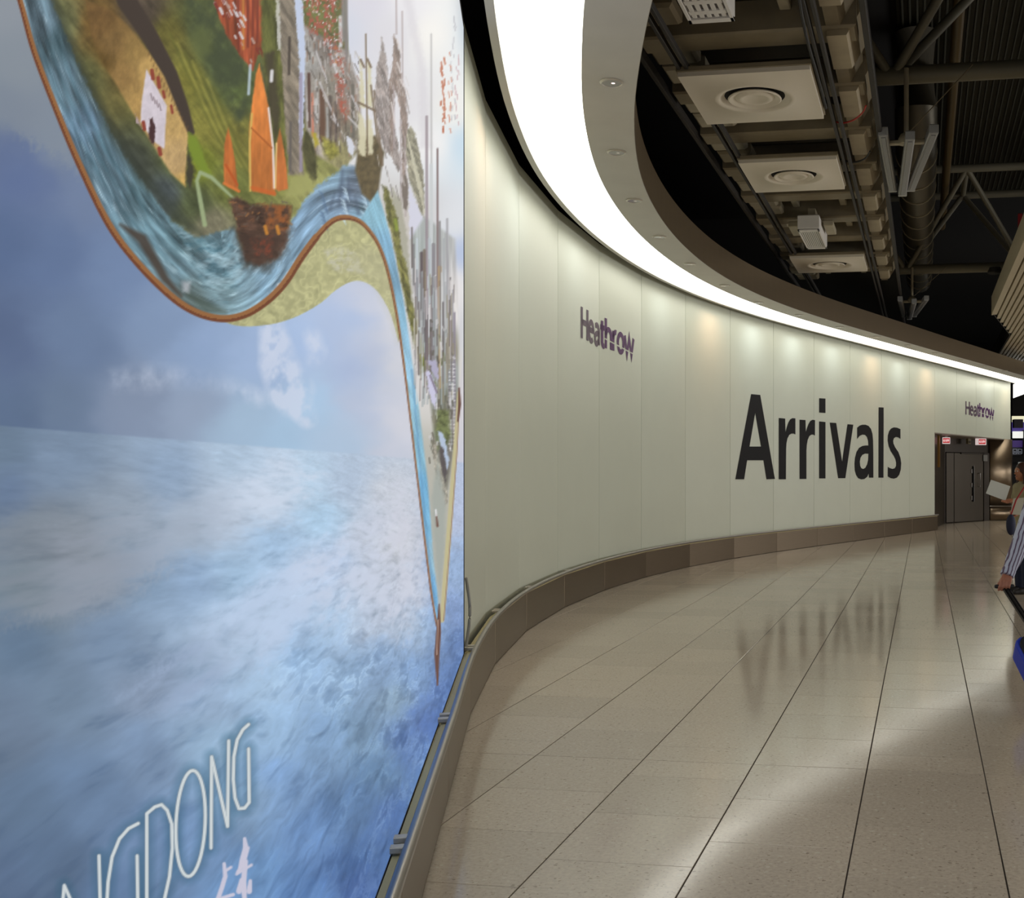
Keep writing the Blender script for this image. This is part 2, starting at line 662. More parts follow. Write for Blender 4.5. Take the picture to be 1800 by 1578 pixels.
# added lights hidden in the light box, imitating blurred tinted reflections on wall panels
def wall_tint_light(px, warm, power):
    d = cam2w((px - CX) / F, 1, 0)
    d2 = Vector((d.x, d.y))
    for a, b in zip(WALLP[:-1], WALLP[1:]):
        e = b - a
        den = d2.x * e.y - d2.y * e.x
        u = (a.x * d2.y - a.y * d2.x) / den
        k = (a.x * e.y - a.y * e.x) / den
        if k > 0 and 0 <= u <= 1:
            t = e.normalized()
            n = Vector((t.y, -t.x))
            p = a + e * u
            break
    o = area('added_tint_light', v3(p + n * 0.40, CZ + 0.10), (0.62, 0.06), power, (1.0, 0.58, 0.36) if warm else (0.78, 0.88, 1.0))
    o.data.spread = math.radians(110)
    zax = (o.location - v3(p, 2.3)).normalized()
    xax = v3(t, 0)
    yax = zax.cross(xax).normalized()
    o.rotation_euler = Matrix((xax, yax, zax)).transposed().to_euler()


for px, warm, pw in ((846, 1, 16), (905, 0, 9), (1010, 0, 6), (1160, 0, 8), (1247, 1, 16), (1322, 0, 15), (1392, 0, 14), (1462, 0, 12), (1532, 1, 15), (1578, 0, 11), (1628, 1, 16), (1735, 0, 7), (1768, 1, 8)):
    wall_tint_light(px, warm, pw * 0.19)

# ------------------------------------------------------------------ backlit poster (flat print on a lightbox)
class Canvas:
    """flat artwork on a regular grid of sample points; x, y are the print's own drawing units"""
    def __init__(s, x0, y0, x1, y1, st):
        s.xs = np.arange(x0, x1 + st * .5, st)
        s.ys = np.arange(y0, y1 + st * .5, st)
        s.st = st
        s.img = np.zeros((len(s.ys), len(s.xs), 3))

    def win(s, xa, ya, xb, yb):
        i0, i1 = np.searchsorted(s.xs, xa), np.searchsorted(s.xs, xb, 'right')
        j0, j1 = np.searchsorted(s.ys, ya), np.searchsorted(s.ys, yb, 'right')
        X, Y = np.meshgrid(s.xs[i0:i1], s.ys[j0:j1])
        return (slice(j0, j1), slice(i0, i1)), X, Y

    def poly_mask(s, pts, soft=2.0, rag=0.0):
        P = np.array(pts, float)
        w, X, Y = s.win(P[:, 0].min() - soft, P[:, 1].min() - soft, P[:, 0].max() + soft, P[:, 1].max() + soft)
        ins = np.zeros(X.shape, bool)
        d2 = np.full(X.shape, 1e18)
        for (xa, ya), (xb, yb) in zip(P, np.roll(P, -1, 0)):
            c = ((ya > Y) != (yb > Y))
            with np.errstate(divide='ignore', invalid='ignore'):
                xi = (xb - xa) * (Y - ya) / (yb - ya if yb != ya else 1e-9) + xa
            ins ^= c & (X < xi)
            L = (xb - xa) ** 2 + (yb - ya) ** 2 + 1e-9
            t = np.clip(((X - xa) * (xb - xa) + (Y - ya) * (yb - ya)) / L, 0, 1)
            d2 = np.minimum(d2, (X - xa - t * (xb - xa)) ** 2 + (Y - ya - t * (yb - ya)) ** 2)
        d = np.sqrt(d2) * np.where(ins, 1, -1)
        if rag:
            d = d + rag * 2.2 * fbm(X / 5.0, Y / 6.5, 3, int(abs(P[0, 0] * 7 + P[0, 1])) % 997)
        return w, X, Y, np.clip(0.5 + d / soft, 0, 1)

    def line_mask(s, pts, r, soft=2.0):
        P = np.array(pts, float)
        R = np.broadcast_to(np.asarray(r, float), (len(P),)).copy()
        m = R.max() + soft
        w, X, Y = s.win(P[:, 0].min() - m, P[:, 1].min() - m, P[:, 0].max() + m, P[:, 1].max() + m)
        best = np.full(X.shape, -1e9)
        side = np.zeros(X.shape)
        arc = np.zeros(X.shape)
        acc = 0.0
        for k in range(len(P) - 1):
            (xa, ya), (xb, yb) = P[k], P[k + 1]
            L2 = (xb - xa) ** 2 + (yb - ya) ** 2 + 1e-9
            t = np.clip(((X - xa) * (xb - xa) + (Y - ya) * (yb - ya)) / L2, 0, 1)
            d = R[k] + (R[k + 1] - R[k]) * t - np.hypot(X - xa - t * (xb - xa), Y - ya - t * (yb - ya))
            up = d > best
            best = np.where(up, d, best)
            side = np.where(up, ((X - xa) * (yb - ya) - (Y - ya) * (xb - xa)) / math.sqrt(L2), side)
            arc = np.where(up, acc + t * math.sqrt(L2), arc)
            acc += math.sqrt(L2)
        return w, X, Y, np.clip(0.5 + best / soft, 0, 1), side, arc

    def put(s, w, mask, col):
        col = np.asarray(col, float)
        if col.max() > 1.5:
            col = col / 255.0
        m = mask[..., None]
        s.img[w] = s.img[w] * (1 - m) + col * m

    def poly(s, pts, col, soft=2.0, op=1.0, tex=None, rag=1.3):
        w, X, Y, m = s.poly_mask(pts, soft, rag)
        if m.size == 0:
            return
        c = np.asarray(col, float) / 255.0
        if tex is not None:
            c = np.clip(c * (1 + tex(X, Y)[..., None]), 0, 1)
        s.put(w, m * op, c)

    def line(s, pts, r, col, soft=2.0, op=1.0):
        w, X, Y, m, _, _ = s.line_mask(pts, r, soft)
        if m.size:
            s.put(w, m * op, np.asarray(col, float) / 255.0)


def vnoise(X, Y, seed=0):
    xi, yi = np.floor(X).astype(np.int64), np.floor(Y).astype(np.int64)
    fx, fy = X - xi, Y - yi
    fx, fy = fx * fx * (3 - 2 * fx), fy * fy * (3 - 2 * fy)

    def h(a, b):
        n = (a * 374761393 + b * 668265263 + seed * 1442695041) & 0x7fffffff
        n = ((n ^ (n >> 13)) * 1274126177) & 0x7fffffff
        return ((n ^ (n >> 16)) & 0xffff) / 65535.0
    return (h(xi, yi) * (1 - fx) + h(xi + 1, yi) * fx) * (1 - fy) + (h(xi, yi + 1) * (1 - fx) + h(xi + 1, yi + 1) * fx) * fy


def fbm(X, Y, o=4, seed=0):
    a, t, s = 0.5, 0.0, 0.0
    for k in range(o):
        s = s + a * (vnoise(X * 2 ** k, Y * 2 ** k, seed + k) - 0.5)
        a *= 0.55
    return s * 2


def streak(ang, ls, ws, amp, seed=0, o=3):
    ca, sa = math.cos(math.radians(ang)), math.sin(math.radians(ang))
    return lambda X, Y: amp * fbm((X * ca + Y * sa) / ls, (-X * sa + Y * ca) / ws, o, seed)


def field(X, Y, P, soft=70.0):
    """smooth colour field through control points (x, y, r, g, b)"""
    P = np.array(P, float)
    num = np.zeros(X.shape + (3,))
    den = np.zeros(X.shape)
    for x, y, r, g, b in P:
        w = 1.0 / ((X - x) ** 2 + (Y - y) ** 2 + soft ** 2) ** 2
        num += w[..., None] * np.array([r, g, b])
        den += w
    return num / den[..., None] / 255.0


cv = Canvas(-40, -40, 818, 1622, 2.0)
X, Y = np.meshgrid(cv.xs, cv.ys)
SKY = [(0, 0, 142, 148, 156), (20, 90, 136, 144, 153), (30, 190, 128, 138, 150), (10, 260, 96, 112, 148), (60, 300, 94, 111, 150), (110, 260, 122, 135, 156),
       (150, 330, 112, 128, 158), (0, 420, 88, 106, 140), (100, 450, 98, 117, 152), (220, 470, 112, 132, 166), (20, 600, 90, 106, 138), (150, 600, 106, 125, 156), (280, 580, 125, 145, 176),
       (0, 730, 92, 110, 138), (100, 720, 106, 124, 150), (240, 700, 128, 142, 166), (350, 620, 140, 162, 196), (330, 720, 145, 160, 184), (440, 620, 156, 178, 212), (420, 740, 158, 182, 206),
       (520, 600, 168, 190, 224), (560, 720, 168, 198, 226), (500, 780, 162, 190, 216), (610, 560, 166, 186, 220), (610, 660, 164, 180, 212), (640, 540, 196, 200, 216), (680, 560, 214, 212, 216),
       (650, 620, 178, 188, 212), (690, 640, 208, 208, 214), (640, 720, 180, 190, 212), (700, 740, 205, 205, 214), (680, 800, 192, 197, 212), (600, 790, 172, 194, 218),
       (812, 500, 205, 205, 210), (812, 700, 206, 202, 206), (812, 820, 196, 196, 210)]
SEA = [(0, 790, 106, 126, 152), (100, 800, 122, 142, 170), (20, 870, 102, 122, 154), (60, 930, 124, 135, 150), (120, 960, 128, 138, 152), (60, 1040, 120, 134, 148), (40, 1120, 98, 120, 148),
       (180, 1000, 138, 148, 164), (230, 920, 142, 156, 176), (300, 840, 140, 162, 192), (330, 930, 158, 172, 192), (260, 1020, 126, 150, 180), (200, 1120, 118, 140, 170), (340, 1010, 138, 164, 198),
       (420, 800, 168, 190, 216), (480, 830, 188, 206, 230), (460, 880, 196, 208, 228), (400, 900, 180, 194, 216), (540, 850, 180, 206, 232), (480, 960, 160, 190, 224), (420, 1010, 158, 188, 220),
       (560, 920, 166, 198, 228), (620, 850, 172, 190, 216), (680, 870, 196, 202, 216), (640, 930, 190, 198, 216), (700, 950, 200, 204, 216), (580, 990, 182, 200, 230), (520, 1030, 186, 204, 232),
       (660, 1020, 190, 198, 216), (720, 1040, 196, 200, 216), (460, 1080, 182, 202, 230), (400, 1120, 168, 190, 218), (600, 1080, 166, 194, 226), (660, 1090, 182, 194, 216), (720, 1100, 178, 194, 214),
       (120, 1230, 108, 128, 154), (40, 1290, 104, 122, 148), (260, 1220, 130, 148, 176), (360, 1230, 150, 174, 206), (460, 1200, 160, 188, 220), (540, 1160, 150, 182, 220), (620, 1180, 140, 170, 206),
       (680, 1160, 130, 158, 196), (700, 1230, 134, 160, 186), (740, 1100, 140, 172, 216), (740, 1180, 124, 156, 202), (790, 900, 178, 190, 220), (800, 1000, 148, 174, 214), (790, 1080, 124, 150, 200),
       (805, 1130, 88, 116, 168), (790, 1200, 82, 112, 172), (760, 1270, 84, 114, 176), (60, 1400, 96, 118, 148), (160, 1400, 104, 128, 162), (260, 1330, 120, 144, 178), (380, 1300, 150, 180, 212),
       (470, 1290, 150, 182, 218), (420, 1400, 132, 162, 198), (500, 1380, 126, 160, 206), (580, 1300, 128, 160, 200), (640, 1290, 124, 154, 186), (660, 1360, 96, 128, 166), (720, 1320, 88, 118, 172),
       (620, 1420, 92, 124, 168), (680, 1430, 78, 108, 162), (560, 1460, 108, 144, 196), (620, 1520, 74, 106, 158), (640, 1570, 72, 100, 156), (540, 1570, 96, 134, 190), (440, 1540, 106, 144, 192),
       (340, 1480, 112, 142, 184), (240, 1480, 108, 134, 172), (100, 1520, 92, 114, 146), (200, 1570, 94, 120, 158), (20, 1580, 88, 108, 140)]
YP = 0.4164 / ((CX - X) / F - 0.2112)            # metres along the print
ZP = EYE - (Y - CY) / F * YP                      # metres up the print
wx_, wy_ = 34 * fbm(X / 95, Y / 70, 4, 13), 26 * fbm(X / 95, Y / 60, 4, 14)
sky = field(X + wx_, Y + wy_, SKY, 42)
sky = sky * (1 + 0.03 * fbm(X / 120, Y / 90, 4, 3)[..., None])
DP = np.clip(1.60 - ZP, 0.02, 3)
U = YP + 0.05 * fbm(YP / .3, ZP / .05, 2, 15)
swell = fbm(U / (.38 * (DP + .22)), np.log(DP + .07) * 9, 4, 21)
chop = fbm(U / (.17 * (DP + .25)), np.log(DP + .09) * 30 + 1.6 * fbm(U / .2, ZP / .06, 2, 16), 4, 22)
rip = fbm(U / (.07 * (DP + .3)), np.log(DP + .12) * 62 + 2.2 * fbm(U / .09, ZP / .03, 2, 17), 3, 23)
fine = np.clip((X - 150) / 520, 0, 1)
low = np.clip((Y - 780) / 500, 0, 1)
warp = .35 + .65 * low
sea = field(X + wx_ * .7 + 10 * swell * warp, Y + wy_ * .6 + 18 * swell * warp + 6 * chop, [(q[0], q[1], q[2] + 1, q[3], q[4] - 4) for q in SEA], 36)
sea = sea * (1 + (.035 + .06 * low)[..., None] * swell[..., None] + (.05 + .07 * fine * low)[..., None] * chop[..., None] + (.015 + .08 * fine * low)[..., None] * rip[..., None])
crest = np.clip(1 - np.abs(chop + .25 * rip - .05) * 5, 0, 1) * np.clip(swell + .35, 0, 1) * np.clip((X - 330) / 350, 0, 1) * np.clip((Y - 930) / 260, 0, 1)
sea = sea + crest[..., None] * np.array([.13, .135, .12])
hollow = np.clip(chop * -1.3 - .25, 0, 1) * low
sea = sea * (1 - hollow[..., None] * np.array([.15, .11, .07]))
SKYSEA_DONE = True
hor = np.clip((Y - (748 + 0.0797 * X)) / 3 + .5, 0, 1)[..., None]
cv.img[:] = sky * (1 - hor) + sea * hor
# foam bands on the sea
for pts_, op_, c_ in (([(-60, 905), (60, 915), (190, 890), (330, 882), (420, 850), (490, 815), (570, 835), (510, 905), (430, 918), (330, 955), (240, 1035), (120, 1085), (-60, 1095)], .42, [(0, 960, 126, 136, 148), (160, 960, 144, 152, 166), (300, 910, 160, 172, 190), (480, 860, 202, 214, 232)]),
                      ([(210, 1230), (340, 1110), (470, 1010), (610, 935), (700, 850), (735, 880), (748, 1050), (705, 1120), (640, 1065), (560, 1095), (430, 1180), (320, 1250)], .40, [(300, 1200, 150, 168, 196), (450, 1070, 186, 204, 230), (620, 970, 198, 208, 228), (720, 950, 206, 208, 220)])):
    w, xx, yy, m = cv.poly_mask(pts_, 46, 9)
    cv.put(w, np.clip(m * op_ * (1.2 + 2.2 * fbm(YP[w] / .16, np.log(DP[w] + .08) * 16, 4, 19) + 1.0 * chop[w]), 0, .8), field(xx, yy, c_, 60))
# grey cloud bank, top left
w, xx, yy, m = cv.poly_mask([(-60, -60), (60, -60), (60, 90), (100, 190), (150, 315), (132, 300), (96, 272), (60, 258), (30, 232), (14, 214), (-60, 214)], 20, 7)
cv.put(w, m * .8, field(xx, yy, [(0, 0, 140, 147, 156), (40, 120, 133, 142, 152), (10, 190, 124, 134, 148), (110, 250, 130, 140, 152), (140, 300, 126, 138, 156)], 30))
# cloud wisps
for pts, r, op in (([(478, 575), (490, 640), (512, 690), (540, 735)], (16, 28, 34, 10), .62), ([(548, 588), (556, 615), (552, 632)], (8, 11, 7), .6), ([(205, 668), (260, 665), (330, 660), (420, 685), (450, 695)], (16, 22, 12, 12, 6), .16),
                   ([(430, 690), (455, 700)], (10, 10), .25), ([(470, 585), (475, 620)], (5, 5), .3)):
    w, xx, yy, m, _, _ = cv.line_mask(pts, r, 26)
    cv.put(w, np.clip(m * op * (1.25 + 2.4 * fbm(xx / 20, yy / 26, 4, 6)), 0, .75), (204, 212, 230))

# --- open scroll: paper back, picture side
RIM = [(10, -70), (35, 0), (60, 90), (98, 190), (140, 290), (190, 392), (240, 460), (300, 520), (345, 549), (390, 560), (430, 553), (468, 530), (500, 498), (530, 452), (560, 412), (585, 388), (608, 382), (632, 389),
       (652, 409), (668, 436), (682, 478), (697, 550), (710, 640), (722, 740), (735, 850), (748, 960), (758, 1040), (768, 1100)]


def smooth2(P, k=6):
    return [tuple(p) for p in smooth_line([Vector(p) for p in P], k)]


RIMS = smooth2(RIM)
UNDER = smooth2([(385, 562), (420, 573), (470, 571), (515, 559), (560, 535), (590, 510), (615, 496), (635, 494), (655, 504), (672, 524), (688, 556), (700, 600)])
iA = min(range(len(RIMS)), key=lambda i: abs(RIMS[i][0] - 390) + abs(RIMS[i][1] - 560))
iB = min(range(len(RIMS)), key=lambda i: abs(RIMS[i][0] - 704) + abs(RIMS[i][1] - 602))
paper = RIMS[iA:iB] + UNDER[::-1]


def ptex(X, Y):
    sw = np.abs(np.sin(7 * fbm(X / 26, Y / 26, 3, 53) + X / 13)) ** 6
    return 0.10 * sw + 0.10 * fbm(X / 9, Y / 9, 3, 51) + 0.10 * np.abs(fbm(X / 22, Y / 22, 2, 52)) + 0.03 * (X - 560) / 120


cv.poly(paper, (166, 164, 122), 2, 1, ptex, .2)
cv.poly([(590, 470), (625, 480), (660, 500), (690, 560), (700, 600), (690, 480), (670, 440), (640, 430)], (178, 174, 150), 22, .3)
w, xx, yy, m = cv.poly_mask([(570, 440), (600, 430), (625, 445), (640, 480), (600, 478), (578, 470)], 8)
cv.put(w, m * np.clip(.35 + .9 * fbm(xx / 6, yy / 6, 3, 8), 0, 1), (190, 188, 170))
inner = RIMS + [(772, 1090), (778, 1060), (790, 900), (800, 780), (806, 700), (812, 640), (830, 500), (830, -70)]
w, xx, yy, m = cv.poly_mask(inner, 2)
ipal = field(xx, yy, [(650, 0, 212, 210, 220), (690, 60, 214, 212, 218), (720, 0, 226, 224, 228), (760, 60, 238, 235, 230), (790, 60, 230, 226, 222), (812, 60, 190, 204, 216), (812, 250, 180, 204, 222), (795, 200, 226, 224, 220),
                       (770, 250, 236, 233, 232), (720, 180, 218, 216, 220), (800, 400, 216, 218, 222), (812, 440, 170, 184, 214), (790, 500, 226, 222, 222), (812, 600, 205, 205, 210), (800, 650, 214, 210, 206), (600, 50, 206, 210, 222),
                       (720, 400, 196, 190, 184), (770, 850, 180, 178, 168)], 30)
cv.put(w, m, ipal)
cv.poly([(700, -45), (735, 120), (738, 260), (760, 260), (748, 120), (716, -45)], (206, 202, 208), 10, .55)
# land
LAND = [(60, -45), (72, 0), (112, 105), (150, 195), (200, 290), (260, 380), (340, 450), (430, 440), (530, 385), (600, 320), (610, 300), (616, 260), (614, 120), (606, -45)]
w, xx, yy, m = cv.poly_mask(LAND, 4)
gr = field(xx, yy, [(110, 40, 106, 108, 74), (150, 130, 92, 92, 58), (170, 40, 104, 80, 44), (200, 90, 112, 86, 44), (230, 300, 62, 66, 58), (290, 340, 72, 80, 82), (250, 20, 76, 66, 56), (300, 60, 104, 98, 48), (330, 140, 118, 114, 52),
                     (350, 40, 82, 90, 56), (390, 110, 72, 82, 54), (360, 220, 126, 122, 58), (420, 250, 116, 112, 54), (340, 290, 120, 130, 46), (345, 360, 76, 84, 56), (372, 392, 122, 118, 96), (420, 150, 88, 100, 58), (400, 330, 104, 110, 56),
                     (470, 60, 100, 108, 60), (500, 150, 80, 72, 60), (540, 330, 146, 146, 92), (510, 310, 120, 122, 64), (440, 30, 104, 110, 62)], 16)
st1 = streak(52, 40, 7, 1.0, 61, 4)(xx, yy)
gr = gr * (1 + .22 * st1[..., None] + .18 * fbm(xx / 12, yy / 12, 4, 62)[..., None])
cv.put(w, m, np.clip(gr, 0, 1))
# dark tree clumps
w, xx, yy, m = cv.poly_mask([(320, -45), (370, -45), (400, 55), (445, 120), (440, 180), (425, 230), (395, 170), (360, 110), (335, 60)], 16)
cv.put(w, m * np.clip(.55 + 1.1 * fbm(xx / 16, yy / 20, 4, 63), 0, 1), (66, 74, 52))
w, xx, yy, m = cv.poly_mask([(330, 60), (360, 40), (372, 90), (352, 110)], 14)
cv.put(w, m * .6, (98, 106, 62))
# terraces
for k in range(7):
    x0 = 345 + k * 13
    cv.line([(x0 - 46, 60 + k * 16), (x0 + 2, 170 + k * 17), (x0 + 40, 250 + k * 14)], 2.2, (148, 144, 70) if k % 2 else (92, 94, 44), 5, .55)
# fortress wall, roof line, white gate tower
fort = [(150, 0), (196, 18), (225, 45), (262, 92), (290, 130), (312, 176), (332, 228), (326, 328), (300, 304), (262, 244), (232, 196), (205, 150), (180, 110), (160, 60)]
w, xx, yy, m = cv.poly_mask(fort, 5)
tan = field(xx, yy, [(170, 40, 110, 84, 50), (200, 80, 122, 96, 58), (215, 130, 146, 116, 70), (240, 90, 150, 122, 72), (260, 120, 176, 144, 88), (230, 180, 168, 136, 82), (300, 200, 186, 154, 98), (310, 290, 184, 154, 108), (325, 320, 190, 156, 90), (180, 110, 92, 72, 38)], 14)
cv.put(w, m, np.clip(tan * (1 + .16 * fbm(xx / 8, yy / 12, 4, 64)[..., None]), 0, 1))
cv.line([(208, -45), (222, 0), (262, 62), (300, 130), (322, 190), (336, 232)], (16, 17, 15, 12, 10, 6), (66, 56, 50), 4)
for k in range(16):
    t = k / 15
    cv.line([(262 + 68 * t, 92 + 130 * t ** .95), (261 + 68 * t, 97 + 130 * t ** .95)], 1.2, (104, 78, 50), 2.5, .55)
cv.poly([(257, 122), (268, 140), (293, 186), (289, 262), (270, 248), (247, 214), (249, 178)], (206, 196, 204), 3, 1, lambda X, Y: .07 * fbm(X / 8, Y / 10, 3, 65), .3)
cv.poly([(263, 210), (268, 206), (273, 222), (270, 254), (262, 244)], (72, 48, 50), 3)
for p in ((252, 221, 3.2, 6), (280, 266, 3.5, 5), (267, 131, 3.4, 7), (278, 145, 3.4, 8), (287, 166, 2.6, 5), (301, 192, 2.4, 6)):
    cv.line([(p[0], p[1] - p[3]), (p[0] + 2, p[1] + p[3])], p[2], (140, 66, 52), 2.5)
for k in range(4):
    cv.line([(265 + k * 5, 165 + k * 6), (268 + k * 5, 176 + k * 6)], 1.3, (150, 136, 142), 2)
cv.poly([(238, 200), (246, 214), (250, 226), (240, 216)], (170, 150, 150), 3)
cv.poly([(332, 232), (345, 240), (372, 310), (352, 300), (330, 270)], (118, 136, 48), 6)
cv.poly([(330, 255), (343, 300), (335, 330), (326, 320)], (52, 46, 48), 6, .8)
cv.line([(360, 395), (352, 352), (346, 318), (352, 303), (372, 312), (412, 350)], (4, 4, 3, 3.5, 3.5, 2), (150, 164, 124), 3.5)
# red hall
cv.poly([(366, -45), (480, -45), (470, 40), (456, 90), (444, 124), (424, 100), (398, 60), (382, 20)], (150, 74, 48), 4, 1, streak(88, 60, 7, .5, 66, 3))
for k in range(5):
    cv.line([(418 + k * 9, -45), (420 + k * 8, 90 - k * 4)], 2, (192, 130, 62) if k == 1 else (112, 50, 40), 3, .8)
r_ = random.Random(31)
for k in range(34):
    t_ = r_.random()
    x_, y_ = (372 + 72 * t_ + r_.uniform(-5, 26), -10 + 118 * t_ + r_.uniform(-14, 10))
    l = r_.uniform(2.5, 8)
    cv.line([(x_ - l * .35, y_ - l * .7), (x_ + l * .35, y_ + l * .7)], r_.uniform(1.0, 2.5), r_.choice([(206, 202, 206), (206, 202, 206), (176, 150, 140), (120, 46, 40)]), 2.2, .9)
# gap tower and stone block
cv.poly([(456, -45), (490, -45), (496, 60), (500, 200), (505, 300), (486, 300), (476, 230), (462, 110)], (92, 94, 50), 6, 1, streak(85, 30, 8, .5, 67, 4))
cv.poly([(466, 95), (482, 90), (492, 210), (484, 240), (474, 190)], (64, 56, 46), 8, .8)
cv.poly([(488, -45), (520, -45), (528, 120), (534, 310), (508, 308), (500, 200), (492, 60)], (128, 118, 104), 4, 1, streak(60, 26, 5, .35, 68, 4))
cv.line([(509, 66), (508, 130)], 2.2, (72, 64, 58), 3)
cv.line([(511, 215), (510, 300)], 2.2, (98, 92, 88), 3)
cv.poly([(485, 0), (491, 0), (494, 90), (488, 88)], (206, 204, 200), 3, .8)
cv.line([(478, 125), (477, 142)], 3, (210, 208, 210), 3)
# facades behind the leaning pole
w, xx, yy, m = cv.poly_mask([(530, 40), (560, 60), (612, 90), (634, 160), (634, 262), (600, 300), (540, 262), (534, 140)], 6)
fc = field(xx, yy, [(545, 100, 166, 164, 160), (570, 90, 122, 114, 108), (590, 150, 138, 132, 122), (610, 110, 166, 158, 152), (550, 200, 176, 172, 170), (575, 210, 116, 98, 84), (600, 200, 132, 118, 104), (620, 170, 150, 140, 132), (590, 270, 142, 136, 96), (625, 230, 128, 122, 108), (560, 260, 170, 160, 150)], 10)
cv.put(w, m, np.clip(fc * (1 + .2 * streak(80, 30, 4, 1, 69, 3)(xx, yy)[..., None] + .12 * fbm(xx / 5, yy / 5, 3, 70)[..., None]), 0, 1))
cv.poly([(514, -45), (530, -45), (537, 90), (533, 240), (526, 250), (526, 110)], (190, 200, 222), 3)
cv.line([(529, 130), (529, 300)], 2.8, (150, 140, 162), 3, .8)
for x_, y0, y1, r, c in ((543, 130, 222, 2.6, (82, 56, 48)), (556, 140, 215, 2, (186, 184, 182)), (566, 160, 246, 4.5, (98, 72, 58)), (580, 170, 250, 3, (92, 82, 76)), (575, 190, 240, 2, (160, 162, 160)), (590, 180, 255, 2.4, (104, 92, 88)), (603, 0, 70, 3, (130, 128, 128)), (608, -40, 130, 3, (130, 124, 122)),
                         (598, 30, 80, 3, (206, 208, 214)), (610, 110, 190, 3, (140, 130, 122)), (620, 150, 240, 3, (104, 100, 92)), (549, 165, 240, 2, (196, 120, 96))):
    cv.line([(x_, y0), (x_ + 1, y1)], r, c, 3, .9)
for a, b in (((562, 145), (594, 220)), ((555, 90), (574, 140)), ((575, 70), (592, 130)), ((618, 168), (632, 196)), ((582, 205), (596, 222)), ((612, 205), (632, 226))):
    cv.line([a, b], 1.6, (196, 192, 194), 2, .8)
r_ = random.Random(12)
for k in range(150):
    x_, y_ = r_.uniform(538, 634), r_.uniform(60, 262)
    if x_ > 600 and y_ < 90:
        continue
    L_ = r_.uniform(4, 20)
    dg = r_.choice([0, 0, 0, .5])
    cv.line([(x_, y_), (x_ + dg * L_, y_ + L_)], r_.uniform(.6, 1.7), r_.choice([(96, 88, 82), (176, 170, 166), (120, 110, 100), (74, 64, 58), (198, 194, 192), (150, 120, 104)]), 1.8, .7)
# red foliage
w, xx, yy, m = cv.poly_mask([(530, -45), (604, -45), (596, 40), (602, 90), (612, 150), (612, 205), (598, 190), (586, 120), (572, 80), (548, 60), (534, 30)], 12)
nn_ = fbm(xx / 4.5, yy / 6, 3, 71)
cv.put(w, m * np.clip(.25 + 2.2 * nn_, 0, 1), (160, 88, 74))
cv.put(w, m * np.clip(2.4 * fbm(xx / 3.4, yy / 5, 2, 72) - .5, 0, 1), (222, 214, 218))
cv.put(w, m * np.clip(2.0 * fbm(xx / 5, yy / 5, 2, 73) - .5, 0, 1), (176, 112, 66))
w, xx, yy, m = cv.poly_mask([(592, 150), (602, 150), (612, 200), (606, 215), (596, 190)], 8)
cv.put(w, m * np.clip(.4 + 1.6 * fbm(xx / 4, yy / 5, 3, 74), 0, 1), (168, 92, 76))
# shrubs and strand
cv.poly([(535, 232), (540, 228), (548, 242), (557, 280), (557, 312), (550, 322), (540, 304), (531, 262)], (78, 76, 50), 5, 1, streak(60, 12, 5, .3, 75, 3))
cv.poly([(548, 232), (556, 236), (560, 252), (554, 260)], (172, 158, 52), 5)
cv.poly([(565, 240), (590, 252), (596, 270), (580, 280), (568, 268)], (140, 136, 62), 8, .9, streak(20, 8, 5, .4, 76, 3))
cv.poly([(508, 310), (540, 304), (556, 326), (540, 340), (500, 350)], (158, 158, 98), 10, .9)
cv.poly([(610, 240), (618, 244), (624, 258), (620, 276), (611, 262)], (206, 208, 218), 3)
# river, left bend
riv = RIMS[:iA + 1] + [(420, 553), (455, 536), (490, 500), (520, 458), (550, 420), (575, 390), (598, 380), (640, 390), (660, 330), (650, 300), (628, 290), (604, 290), (588, 306), (560, 325), (538, 350), (512, 388), (500, 440), (470, 465), (430, 450), (410, 400), (345, 418),
                                                     (300, 385), (262, 335), (225, 282), (190, 222), (160, 160), (132, 100), (108, 40), (92, 0), (76, -45)]
w, xx, yy, m = cv.poly_mask(riv, 6, 2)
lw = cv.line_mask(RIMS[:iA + 1], 1, 2)
# flow coordinates: distance across and along the rim
fx, fy = xx, yy
ax_ = np.full(xx.shape, 1e9)
al_ = np.zeros(xx.shape)
acc = 0
for (xa, ya), (xb, yb) in zip(RIMS[:-60], RIMS[1:-59]):
    L2 = (xb - xa) ** 2 + (yb - ya) ** 2 + 1e-9
    t_ = np.clip(((xx - xa) * (xb - xa) + (yy - ya) * (yb - ya)) / L2, 0, 1)
    d_ = np.hypot(xx - xa - t_ * (xb - xa), yy - ya - t_ * (yb - ya))
    up_ = d_ < ax_
    ax_ = np.where(up_, d_, ax_)
    al_ = np.where(up_, acc + t_ * math.sqrt(L2), al_)
    acc += math.sqrt(L2)
wc = field(xx, yy, [(80, 40, 108, 138, 156), (110, 60, 76, 108, 120), (130, 150, 110, 146, 166), (160, 220, 112, 150, 182), (190, 230, 92, 126, 142), (200, 330, 104, 140, 160), (250, 330, 88, 124, 136), (260, 440, 110, 152, 170), (310, 470, 122, 164, 182), (330, 430, 98, 138, 150),
                     (370, 470, 120, 160, 176), (400, 510, 126, 164, 176), (330, 520, 92, 112, 112), (430, 500, 128, 166, 186), (470, 500, 116, 156, 184), (500, 450, 130, 172, 204), (540, 390, 134, 176, 214), (590, 320, 142, 184, 214), (620, 330, 110, 126, 150), (640, 380, 130, 180, 210), (605, 350, 130, 160, 196)], 16)
s_ = fbm(al_ / 55 + 0.4 * fbm(xx / 60, yy / 60, 2, 3), ax_ / 6.5, 4, 81)
s2_ = fbm(al_ / 90 + .5 * fbm(xx / 50, yy / 50, 2, 4), ax_ / 13, 3, 82)
